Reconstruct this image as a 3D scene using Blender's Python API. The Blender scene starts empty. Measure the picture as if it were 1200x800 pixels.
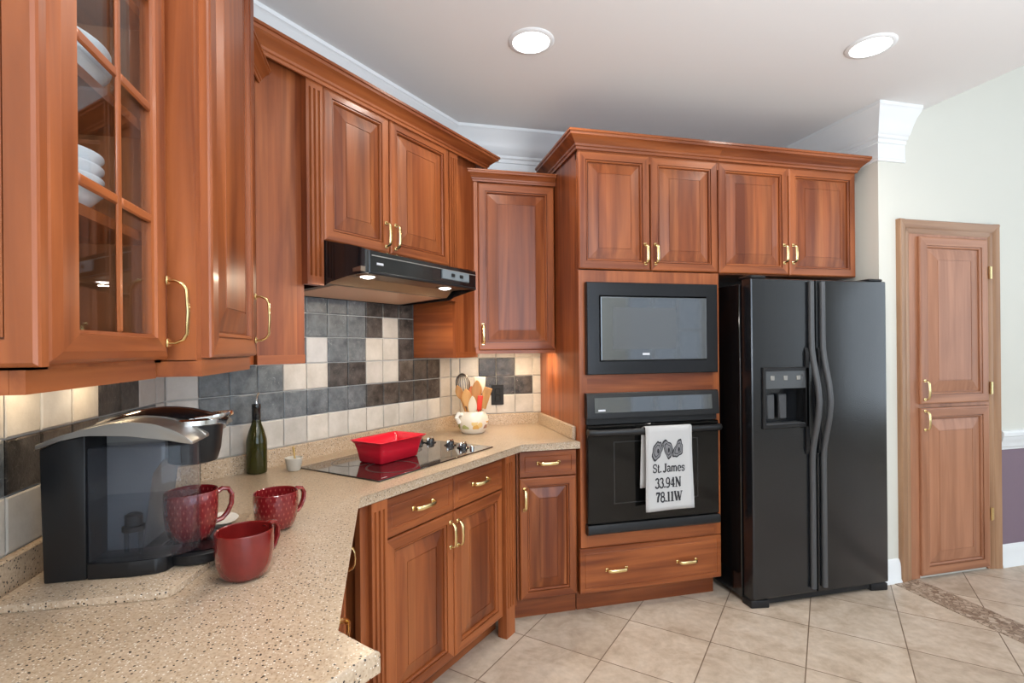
import bpy, bmesh, random
from math import sin, cos, tan, pi, radians, sqrt, atan2, hypot
from mathutils import Vector, Matrix, Euler
random.seed(7)
SC = bpy.context.scene
COL = SC.collection
R2 = sqrt(2)

# ------------------------------------------------------------------ camera, world, lights, exposure
PHI, ROLL = 0.2405, -0.0094
cd = bpy.data.cameras.new('camera'); cam = bpy.data.objects.new('camera', cd); COL.objects.link(cam)
cd.sensor_width = 36; cd.lens = 610.35 / 1200 * 36; cd.shift_y = 7.54 / 1200; cd.clip_start = .02
cam.matrix_world = Matrix.Translation((0, 0, 1.443)) @ Matrix.Rotation(-PHI, 4, 'Z') @ Matrix.Rotation(pi/2, 4, 'X') @ Matrix.Rotation(ROLL, 4, 'Z')
SC.camera = cam
vs = SC.view_settings
vs.view_transform = 'Standard'; vs.look = 'None'; vs.gamma = 1; vs.use_curve_mapping = False
vs.exposure = 0.0
W = bpy.data.worlds.new('world'); SC.world = W; W.use_nodes = True
bgn = W.node_tree.nodes['Background']; bgn.inputs[0].default_value = (.78, .88, 1, 1); bgn.inputs[1].default_value = 0.8

def area(name, loc, rot, sx, sy, power, col, shape='RECTANGLE'):
    l = bpy.data.lights.new(name, 'AREA'); l.shape = shape; l.size = sx
    if shape == 'RECTANGLE': l.size_y = sy
    l.energy = power; l.color = col
    o = bpy.data.objects.new(name, l); COL.objects.link(o); o.location = loc; o.rotation_euler = rot
    return o
# daylight through the windows of the room behind the camera and the tall room on the right
area('rear_window_light', (1.6, -3.42, 1.75), (radians(90), 0, 0), 3.2, 2.0, 88, (.66, .82, 1))
area('side_window_light', (6.42, -.2, 2.0), (radians(90), 0, radians(90)), 3.6, 2.6, 48, (.80, .91, 1))
# added lamp behind the camera, aimed up to brighten the ceiling
area('added_ceiling_fill', (1.5, -1.1, 1.15), (pi, 0, 0), 1.6, 1.2, 185, (.91, .955, 1))
# recessed ceiling cans (two are in view, the others are unseen lamps added out of frame)
CANS = [(.668, 2.30), (2.24, 1.98), (.1, .75), (1.75, .3), (.6, -1.2)]
for i, (x, y) in enumerate(CANS):
    a = area('can_light', (x, y, 2.835), (0, 0, 0),   .15, .15, 7.5, (1, .93, .84), 'DISK')
    a.data.spread = radians(150)

# ------------------------------------------------------------------ materials
MATS = {}
def new_mat(name):
    m = bpy.data.materials.new(name); m.use_nodes = True
    nt = m.node_tree; b = nt.nodes['Principled BSDF']
    MATS[name] = m
    return m, nt, b
def N(nt, typ, **kw):
    n = nt.nodes.new(typ)
    for k, v in kw.items(): setattr(n, k, v)
    return n
def mathn(nt, op, a, b=None):
    n = N(nt, 'ShaderNodeMath', operation=op)
    for i, v in enumerate((a, b)):
        if v is None: continue
        if isinstance(v, (int, float)): n.inputs[i].default_value = v
        else: nt.links.new(v, n.inputs[i])
    return n.outputs[0]
def ramp(nt, fac, stops, interp='LINEAR'):
    r = N(nt, 'ShaderNodeValToRGB'); r.color_ramp.interpolation = interp
    el = r.color_ramp.elements
    while len(el) < len(stops): el.new(.5)
    for e, (p, c) in zip(el, stops): e.position = p; e.color = (*c, 1)
    nt.links.new(fac, r.inputs[0]); return r.outputs[0]
def mul(nt, c, f):
    n = N(nt, 'ShaderNodeMix', data_type='RGBA', blend_type='MULTIPLY'); n.inputs[0].default_value = 1
    nt.links.new(c, n.inputs[6]); nt.links.new(f, n.inputs[7]); return n.outputs[2]
def plain(name, col, rough=.5, metal=0, coat=0, spec=.5, emit=None, estr=0):
    m, nt, b = new_mat(name)
    b.inputs['Base Color'].default_value = (*col, 1); b.inputs['Roughness'].default_value = rough
    b.inputs['Metallic'].default_value = metal; b.inputs['Coat Weight'].default_value = coat
    b.inputs['Coat Roughness'].default_value = .08; b.inputs['Specular IOR Level'].default_value = spec
    if emit: b.inputs['Emission Color'].default_value = (*emit, 1); b.inputs['Emission Strength'].default_value = estr
    # faint procedural unevenness in the gloss so no surface is perfectly uniform
    if not emit:
        no = N(nt, 'ShaderNodeTexNoise'); no.inputs['Scale'].default_value = 30; no.inputs['Detail'].default_value = 3
        tc = N(nt, 'ShaderNodeTexCoord'); nt.links.new(tc.outputs['Object'], no.inputs['Vector'])
        mr = N(nt, 'ShaderNodeMapRange'); mr.inputs[3].default_value = max(0, rough - .03); mr.inputs[4].default_value = min(1, rough + .05)
        nt.links.new(no.outputs[0], mr.inputs[0]); nt.links.new(mr.outputs[0], b.inputs['Roughness'])
    return m
def wood(name, axis, dark, light, rough=.36, stave=False, coat=.12):
    m, nt, b = new_mat(name)
    tc = N(nt, 'ShaderNodeTexCoord')
    oi = N(nt, 'ShaderNodeObjectInfo')
    off = N(nt, 'ShaderNodeVectorMath', operation='ADD')
    sc = N(nt, 'ShaderNodeVectorMath', operation='SCALE'); sc.inputs[3].default_value = 17
    cmb = N(nt, 'ShaderNodeCombineXYZ')
    for i in range(3): nt.links.new(oi.outputs['Random'], cmb.inputs[i])
    nt.links.new(cmb.outputs[0], sc.inputs[0]); nt.links.new(tc.outputs['Object'], off.inputs[0]); nt.links.new(sc.outputs[0], off.inputs[1])
    mp = N(nt, 'ShaderNodeMapping'); s = {'x': (1.3, 22, 22), 'y': (22, 1.3, 22), 'z': (22, 22, 1.3)}[axis]
    mp.inputs['Scale'].default_value = s
    nt.links.new(off.outputs[0], mp.inputs[0])
    n1 = N(nt, 'ShaderNodeTexNoise'); n1.inputs['Scale'].default_value = 1; n1.inputs['Detail'].default_value = 5; n1.inputs['Distortion'].default_value = .6
    nt.links.new(mp.outputs[0], n1.inputs['Vector'])
    mp2 = N(nt, 'ShaderNodeMapping'); mp2.inputs['Scale'].default_value = tuple(v * .28 if v > 2 else v * .6 for v in s)
    nt.links.new(off.outputs[0], mp2.inputs[0])
    n2 = N(nt, 'ShaderNodeTexNoise'); n2.inputs['Scale'].default_value = 1; n2.inputs['Detail'].default_value = 2
    nt.links.new(mp2.outputs[0], n2.inputs['Vector'])
    f = mathn(nt, 'ADD', mathn(nt, 'MULTIPLY', n1.outputs[0], .55), mathn(nt, 'MULTIPLY', n2.outputs[0], .45))
    c = ramp(nt, f, [(.38, dark), (.62, light)])
    if stave:
        sep = N(nt, 'ShaderNodeSeparateXYZ'); nt.links.new(off.outputs[0], sep.inputs[0])
        fl = mathn(nt, 'FLOOR', mathn(nt, 'MULTIPLY', sep.outputs[{'z': 0, 'x': 2}[axis]], 17))
        wn = N(nt, 'ShaderNodeTexWhiteNoise', noise_dimensions='1D'); nt.links.new(fl, wn.inputs['W'])
        c = mul(nt, c, ramp(nt, wn.outputs[0], [(0, (.70, .62, .58)), (.5, (.98, .98, .98)), (1, (1.0, 1.1, 1.18))]))
    nt.links.new(c, b.inputs['Base Color'])
    b.inputs['Roughness'].default_value = rough; b.inputs['Specular IOR Level'].default_value = .38; b.inputs['Coat Weight'].default_value = coat; b.inputs['Coat Roughness'].default_value = .12
    bp = N(nt, 'ShaderNodeBump'); bp.inputs['Strength'].default_value = .05; bp.inputs['Distance'].default_value = .004
    nt.links.new(n1.outputs[0], bp.inputs['Height']); nt.links.new(bp.outputs[0], b.inputs['Normal'])
    return m
DK, LT = (.150, .034, .009), (.355, .103, .030)
WV = wood('cherry_vertical', 'z', DK, LT)
WH = wood('cherry_horizontal', 'x', DK, LT)
WY = wood('cherry_depthwise', 'y', DK, LT)
WS = wood('cherry_staves', 'z', DK, LT, stave=True)
WSH = wood('cherry_staves_horizontal', 'x', DK, LT, stave=True)
WI = wood('cabinet_interior_wood', 'z', (.24, .085, .034), (.42, .165, .07), rough=.5, coat=0)
PV = wood('pantry_wood_vertical', 'z', (.28, .112, .055), (.43, .195, .105))  # pantry woods: daylight falling on the doors is put into this paler colour
PH = wood('pantry_wood_horizontal', 'x', (.28, .112, .055), (.43, .195, .105))
PS = wood('pantry_wood_panel', 'z', (.29, .118, .06), (.44, .20, .11), stave=False)
CV = wood('casing_wood_vertical', 'z', (.28, .145, .075), (.42, .245, .14))
CH = wood('casing_wood_horizontal', 'x', (.28, .145, .075), (.42, .245, .14))
SPW = wood('spoon_wood', 'z', (.42, .19, .06), (.62, .33, .12), rough=.55, coat=0)
BRASS = plain('polished_brass', (.83, .66, .33), .22, 1)
BLACKG = plain('black_gloss', (.007, .007, .008), .12, 0, .3)
BLACKS = plain('black_satin', (.010, .010, .011), .34, spec=.35)
BLACKM = plain('black_matte_plastic', (.012, .012, .013), .5, spec=.3)
DGREY = plain('dark_grey_plastic', (.06, .062, .066), .42)
SILVER = plain('brushed_silver_plastic', (.36, .345, .32), .36, .8)
CHROME = plain('chrome', (.72, .72, .72), .12, 1)
STEEL = plain('whisk_steel', (.30, .28, .27), .3, 1)
WHITE = plain('white_trim_paint', (.80, .82, .83), .4)
CEIL = plain('ceiling_paint', (.81, .81, .81), .8)
WALLC = plain('warm_cream_wall_paint', (.68, .67, .605), .75)
WALLG = plain('pale_grey_wall_paint', (.62, .62, .58), .75)
PURP = plain('mauve_wall_paint', (.205, .145, .185), .7)
CERW = plain('white_glazed_ceramic', (.80, .78, .73), .2, 0, .4)
PLATE = plain('white_china', (.78, .82, .88), .15, 0, .4)
REDP = plain('red_glazed_stoneware', (.62, .012, .03), .18, 0, .6)
GROUT = plain('grey_grout', (.58, .58, .57), .9)
FABW = plain('off_white_towel_cotton', (.49, .49, .49), .9, spec=.2)
INK = plain('dark_grey_print', (.035, .035, .04), .85, spec=.2)
INK2 = plain('mid_grey_print', (.20, .20, .21), .85, spec=.2)
CARD = plain('white_card', (.72, .74, .78), .6)
STONEC = plain('grey_stone_cup', (.50, .47, .41), .6)
GOLDS = plain('brass_stick', (.62, .43, .16), .35, .8)
REDS = plain('red_silicone', (.75, .05, .02), .4)
CREAMS = plain('cream_spatula', (.76, .66, .50), .5)
ORANGES = plain('orange_red_wood', (.62, .17, .05), .5)
GREYH = plain('grey_handle', (.22, .22, .24), .5)
PANELG = plain('hood_control_grey', (.17, .20, .22), .35)
BADGE = plain('pale_badge', (.62, .63, .66), .35, .3)
LAMP = plain('lit_lamp_lens', (1, 1, 1), .5, emit=(1, .97, .92), estr=9)
LAMPW = plain('lit_warm_lens', (1, 1, 1), .5, emit=(1, .86, .62), estr=10)
HOODU = plain('hood_underside_metal', (.26, .20, .15), .38, .8)

def red_glaze():
    m, nt, b = new_mat('red_mug_glaze')
    tc = N(nt, 'ShaderNodeTexCoord'); no = N(nt, 'ShaderNodeTexNoise'); no.inputs['Scale'].default_value = 26; no.inputs['Detail'].default_value = 4
    nt.links.new(tc.outputs['Object'], no.inputs['Vector'])
    c = ramp(nt, no.outputs[0], [(.3, (.13, .007, .007)), (.7, (.19, .012, .010))])
    nt.links.new(c, b.inputs['Base Color']); b.inputs['Roughness'].default_value = .22; b.inputs['Coat Weight'].default_value = .6; b.inputs['Coat Roughness'].default_value = .06
    return m
MUG = red_glaze()
def mug_dimple():
    # mugs with a regular pattern of small raised lozenges, lighter where the glaze thins
    m, nt, b = new_mat('red_mug_patterned_glaze')
    tc = N(nt, 'ShaderNodeTexCoord'); sep = N(nt, 'ShaderNodeSeparateXYZ'); nt.links.new(tc.outputs['Object'], sep.inputs[0])
    ang = mathn(nt, 'ARCTAN2', sep.outputs[1], sep.outputs[0])
    u = mathn(nt, 'MULTIPLY', ang, 28 / (2 * pi)); v = mathn(nt, 'MULTIPLY', sep.outputs[2], 70)
    row = mathn(nt, 'FLOOR', v)
    u2 = mathn(nt, 'ADD', u, mathn(nt, 'MULTIPLY', mathn(nt, 'MODULO', row, 2), .5))
    fu = mathn(nt, 'ABSOLUTE', mathn(nt, 'SUBTRACT', mathn(nt, 'FRACT', u2), .5))
    fv = mathn(nt, 'ABSOLUTE', mathn(nt, 'SUBTRACT', mathn(nt, 'FRACT', v), .5))
    d = mathn(nt, 'ADD', mathn(nt, 'MULTIPLY', fu, 2.4), mathn(nt, 'MULTIPLY', fv, 1.0))
    c = ramp(nt, d, [(.18, (.36, .07, .055)), (.42, (.17, .008, .010))])
    nt.links.new(c, b.inputs['Base Color']); b.inputs['Roughness'].default_value = .2; b.inputs['Coat Weight'].default_value = .6; b.inputs['Coat Roughness'].default_value = .06
    bp = N(nt, 'ShaderNodeBump', invert=True); bp.inputs['Strength'].default_value = .25; bp.inputs['Distance'].default_value = .002
    nt.links.new(d, bp.inputs['Height']); nt.links.new(bp.outputs[0], b.inputs['Normal'])
    return m
MUGP = mug_dimple()

def glass(name, tint, gloss=1.45, rough=0.0, body=0.0, bodycol=(0, 0, 0)):
    m, nt, b = new_mat(name)
    out = [n for n in nt.nodes if n.type == 'OUTPUT_MATERIAL'][0]
    tr = N(nt, 'ShaderNodeBsdfTransparent'); tr.inputs[0].default_value = (*tint, 1)
    gl = N(nt, 'ShaderNodeBsdfGlossy'); gl.inputs['Roughness'].default_value = rough
    fr = N(nt, 'ShaderNodeFresnel'); geo = N(nt, 'ShaderNodeNewGeometry')
    # same reflectance from both sides of the thin sheet
    nt.links.new(mathn(nt, 'ADD', mathn(nt, 'MULTIPLY', geo.outputs['Backfacing'], 1/gloss-gloss), gloss), fr.inputs[0])
    mx = N(nt, 'ShaderNodeMixShader')
    nt.links.new(fr.outputs[0], mx.inputs[0]); nt.links.new(tr.outputs[0], mx.inputs[1]); nt.links.new(gl.outputs[0], mx.inputs[2])
    last = mx.outputs[0]
    if body:
        df = N(nt, 'ShaderNodeBsdfDiffuse'); df.inputs[0].default_value = (*bodycol, 1)
        m2 = N(nt, 'ShaderNodeMixShader'); m2.inputs[0].default_value = body
        nt.links.new(last, m2.inputs[1]); nt.links.new(df.outputs[0], m2.inputs[2]); last = m2.outputs[0]
    nt.links.new(last, out.inputs[0]); nt.nodes.remove(b)
    return m
PANE = glass('cabinet_glass', (.93, .95, .95), 1.45)
TANK = glass('smoky_clear_plastic', (.84, .86, .90), 1.33, .02, .035, (.30, .32, .36))
WATER = glass('water', (.93, .95, .97), 1.2, 0)
BOTTLE = plain('olive_green_glass', (.035, .032, .006), .08, 0, .6)
def bottle_glass():
    m, nt, b = new_mat('olive_bottle_glass')
    b.inputs['Base Color'].default_value = (.045, .047, .008, 1); b.inputs['Roughness'].default_value = .06
    b.inputs['Transmission Weight'].default_value = .55; b.inputs['IOR'].default_value = 1.45
    return m
BOTTLE = bottle_glass()

def granite():
    m, nt, b = new_mat('speckled_tan_quartz')
    tc = N(nt, 'ShaderNodeTexCoord')
    def specks(scale, thr, keep):
        v = N(nt, 'ShaderNodeTexVoronoi'); v.inputs['Scale'].default_value = scale; v.inputs['Randomness'].default_value = 1
        nt.links.new(tc.outputs['Object'], v.inputs['Vector'])
        s = N(nt, 'ShaderNodeSeparateColor'); nt.links.new(v.outputs['Color'], s.inputs[0])
        return mathn(nt, 'MULTIPLY', mathn(nt, 'LESS_THAN', v.outputs['Distance'], thr), mathn(nt, 'LESS_THAN', s.outputs[0], keep)), s
    no = N(nt, 'ShaderNodeTexNoise'); no.inputs['Scale'].default_value = 140; no.inputs['Detail'].default_value = 3
    nt.links.new(tc.outputs['Object'], no.inputs['Vector'])
    base = ramp(nt, no.outputs[0], [(.3, (.385, .285, .195)), (.7, (.525, .41, .295))])
    def over(c, fac, col):
        n = N(nt, 'ShaderNodeMix', data_type='RGBA'); nt.links.new(fac, n.inputs[0]); nt.links.new(c, n.inputs[6]); n.inputs[7].default_value = (*col, 1); return n.outputs[2]
    f3, _ = specks(210, .36, .40); c = over(base, f3, (.34, .235, .14))
    f2, _ = specks(260, .38, .16); c = over(c, f2, (.70, .66, .58))
    f1, _ = specks(125, .26, .42); c = over(c, f1, (.035, .024, .018))
    nt.links.new(c, b.inputs['Base Color']); b.inputs['Roughness'].default_value = .28; b.inputs['Coat Weight'].default_value = .15
    return m
GRAN = granite()

def stone_tile(name, c0, c1, scale=9, vein=None, rough=.45):
    m, nt, b = new_mat(name)
    geo = N(nt, 'ShaderNodeNewGeometry')
    add = N(nt, 'ShaderNodeVectorMath', operation='ADD'); cmb = N(nt, 'ShaderNodeCombineXYZ')
    r9 = mathn(nt, 'MULTIPLY', geo.outputs['Random Per Island'], 9)
    for i in range(3): nt.links.new(r9, cmb.inputs[i])
    nt.links.new(geo.outputs['Position'], add.inputs[0]); nt.links.new(cmb.outputs[0], add.inputs[1])
    no = N(nt, 'ShaderNodeTexNoise'); no.inputs['Scale'].default_value = scale; no.inputs['Detail'].default_value = 6; no.inputs['Roughness'].default_value = .65
    nt.links.new(add.outputs[0], no.inputs['Vector'])
    c = ramp(nt, no.outputs[0], [(.32, c0), (.68, c1)])
    rr = ramp(nt, geo.outputs['Random Per Island'], [(0, (.84, .84, .85)), (1, (1.1, 1.08, 1.05))])
    c = mul(nt, c, rr)
    if vein:
        n3 = N(nt, 'ShaderNodeTexNoise'); n3.inputs['Scale'].default_value = scale * 3.2; n3.inputs['Detail'].default_value = 7; n3.inputs['Roughness'].default_value = .8; n3.inputs['Distortion'].default_value = 1.2
        nt.links.new(add.outputs[0], n3.inputs['Vector'])
        vf = ramp(nt, n3.outputs[0], [(.585, (0, 0, 0)), (.66, (.9, .9, .9))])
        mx = N(nt, 'ShaderNodeMix', data_type='RGBA'); nt.links.new(vf, mx.inputs[0]); nt.links.new(c, mx.inputs[6]); mx.inputs[7].default_value = (*vein, 1); c = mx.outputs[2]
    nt.links.new(c, b.inputs['Base Color']); b.inputs['Roughness'].default_value = rough
    bp = N(nt, 'ShaderNodeBump'); bp.inputs['Strength'].default_value = .6; bp.inputs['Distance'].default_value = .005
    nt.links.new(no.outputs[0], bp.inputs['Height']); nt.links.new(bp.outputs[0], b.inputs['Normal'])
    return m
T_CREAM = stone_tile('cream_stone_tile', (.46, .43, .385), (.61, .575, .53))
T_WHITE = stone_tile('whitish_stone_tile', (.52, .515, .51), (.65, .645, .635))
T_SLATE = stone_tile('slate_blue_grey_tile', (.060, .070, .080), (.19, .21, .225), 16, (.30, .32, .33), .34)
T_DARK = stone_tile('dark_brown_black_tile', (.012, .011, .010), (.105, .092, .084), 20, (.24, .21, .18), .32)

def floor_mat():
    m, nt, b = new_mat('beige_diagonal_floor_tile')
    tc = N(nt, 'ShaderNodeTexCoord')
    sp = .4066; ox, oy = .6688, 2.5278
    mp = N(nt, 'ShaderNodeMapping'); mp.inputs['Scale'].default_value = (1/sp, 1/sp, 1); mp.inputs['Rotation'].default_value = (0, 0, -pi/4)
    mp.inputs['Location'].default_value = (-(ox+oy)/R2/sp, -(-ox+oy)/R2/sp, 0)
    nt.links.new(tc.outputs['Object'], mp.inputs[0])
    br = N(nt, 'ShaderNodeTexBrick'); br.offset = 0; br.squash = 1
    br.inputs['Scale'].default_value = 1; br.inputs['Brick Width'].default_value = 1; br.inputs['Row Height'].default_value = 1
    br.inputs['Mortar Size'].default_value = .0065; br.inputs['Mortar Smooth'].default_value = .1; br.inputs['Bias'].default_value = 0
    br.inputs['Color1'].default_value = (.88, .88, .88, 1); br.inputs['Color2'].default_value = (1.05, 1.05, 1.05, 1)
    br.inputs['Mortar'].default_value = (0, 0, 0, 1)
    nt.links.new(mp.outputs[0], br.inputs['Vector'])
    no = N(nt, 'ShaderNodeTexNoise'); no.inputs['Scale'].default_value = 5; no.inputs['Detail'].default_value = 8; no.inputs['Roughness'].default_value = .68; no.inputs['Distortion'].default_value = .5
    nt.links.new(tc.outputs['Object'], no.inputs['Vector'])
    c = ramp(nt, no.outputs[0], [(.28, (.36, .275, .20)), (.5, (.51, .415, .325)), (.72, (.60, .51, .42))])
    n2 = N(nt, 'ShaderNodeTexNoise'); n2.inputs['Scale'].default_value = 26; n2.inputs['Detail'].default_value = 5
    nt.links.new(tc.outputs['Object'], n2.inputs['Vector'])
    c = mul(nt, c, ramp(nt, n2.outputs[0], [(.3, (.86, .85, .84)), (.7, (1.05, 1.05, 1.05))]))
    c = mul(nt, c, br.outputs['Color'])
    mx = N(nt, 'ShaderNodeMix', data_type='RGBA'); nt.links.new(br.outputs['Fac'], mx.inputs[0]); nt.links.new(c, mx.inputs[6]); mx.inputs[7].default_value = (.17, .115, .075, 1)
    nt.links.new(mx.outputs[2], b.inputs['Base Color']); b.inputs['Roughness'].default_value = .42
    bp = N(nt, 'ShaderNodeBump', invert=True); bp.inputs['Strength'].default_value = .5; bp.inputs['Distance'].default_value = .003
    nt.links.new(br.outputs['Fac'], bp.inputs['Height']); nt.links.new(bp.outputs[0], b.inputs['Normal'])
    return m
FLOORM = floor_mat()
def mosaic():
    m, nt, b = new_mat('brown_mosaic_strip')
    tc = N(nt, 'ShaderNodeTexCoord'); v = N(nt, 'ShaderNodeTexVoronoi'); v.inputs['Scale'].default_value = 42
    nt.links.new(tc.outputs['Object'], v.inputs['Vector'])
    s = N(nt, 'ShaderNodeSeparateColor'); nt.links.new(v.outputs['Color'], s.inputs[0])
    c = ramp(nt, s.outputs[0], [(0, (.20, .13, .09)), (.5, (.33, .245, .18)), (1, (.46, .37, .29))])
    v2 = N(nt, 'ShaderNodeTexVoronoi', feature='DISTANCE_TO_EDGE'); v2.inputs['Scale'].default_value = 42; nt.links.new(tc.outputs['Object'], v2.inputs['Vector'])
    c = mul(nt, c, ramp(nt, v2.outputs['Distance'], [(.03, (.55, .5, .45)), (.09, (1, 1, 1))]))
    nt.links.new(c, b.inputs['Base Color']); b.inputs['Roughness'].default_value = .45
    return m
MOSAIC = mosaic()
def fridge_mat():
    m, nt, b = new_mat('black_textured_enamel')
    b.inputs['Base Color'].default_value = (.008, .009, .011, 1); b.inputs['Roughness'].default_value = .15; b.inputs['Coat Weight'].default_value = .3; b.inputs['Coat Roughness'].default_value = .07
    tc = N(nt, 'ShaderNodeTexCoord'); no = N(nt, 'ShaderNodeTexNoise'); no.inputs['Scale'].default_value = 190; no.inputs['Detail'].default_value = 2
    nt.links.new(tc.outputs['Object'], no.inputs['Vector'])
    bp = N(nt, 'ShaderNodeBump'); bp.inputs['Strength'].default_value = .22; bp.inputs['Distance'].default_value = .003
    nt.links.new(no.outputs[0], bp.inputs['Height']); nt.links.new(bp.outputs[0], b.inputs['Normal'])
    nt.links.new(bp.outputs[0], b.inputs['Coat Normal'])
    return m
FRID = fridge_mat()
def crock_mat():
    m, nt, b = new_mat('white_crock_with_fruit_band')
    tc = N(nt, 'ShaderNodeTexCoord'); sep = N(nt, 'ShaderNodeSeparateXYZ'); nt.links.new(tc.outputs['Object'], sep.inputs[0])
    v = N(nt, 'ShaderNodeTexVoronoi'); v.inputs['Scale'].default_value = 26; nt.links.new(tc.outputs['Object'], v.inputs['Vector'])
    s = N(nt, 'ShaderNodeSeparateColor'); nt.links.new(v.outputs['Color'], s.inputs[0])
    fruit = ramp(nt, s.outputs[0], [(0, (.66, .38, .10)), (.3, (.62, .25, .12)), (.55, (.42, .45, .18)), (.75, (.72, .52, .22)), (.9, (.35, .20, .15))], 'CONSTANT')
    inb = mathn(nt, 'MULTIPLY', mathn(nt, 'GREATER_THAN', sep.outputs[2], .030), mathn(nt, 'LESS_THAN', sep.outputs[2], .072))
    f = mathn(nt, 'MULTIPLY', inb, mathn(nt, 'LESS_THAN', v.outputs['Distance'], .6))
    f = mathn(nt, 'MULTIPLY', f, mathn(nt, 'GREATER_THAN', s.outputs[1], .18))
    mx = N(nt, 'ShaderNodeMix', data_type='RGBA'); nt.links.new(f, mx.inputs[0]); mx.inputs[6].default_value = (.72, .66, .56, 1); nt.links.new(fruit, mx.inputs[7])
    nt.links.new(mx.outputs[2], b.inputs['Base Color']); b.inputs['Roughness'].default_value = .25
    return m
CROCK = crock_mat()
def cooktop_mat():
    m, nt, b = new_mat('black_ceramic_glass')
    b.inputs['Base Color'].default_value = (.012, .010, .010, 1); b.inputs['Roughness'].default_value = .06; b.inputs['Coat Weight'].default_value = .5; b.inputs['Coat Roughness'].default_value = .03
    return m
COOK = cooktop_mat()
OVENG = plain('black_oven_glass', (.004, .004, .004), .06, 0, 0, spec=.35)
MICG = plain('grey_mirror_glass', (.20, .215, .23), .05, .85, .3)

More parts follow.
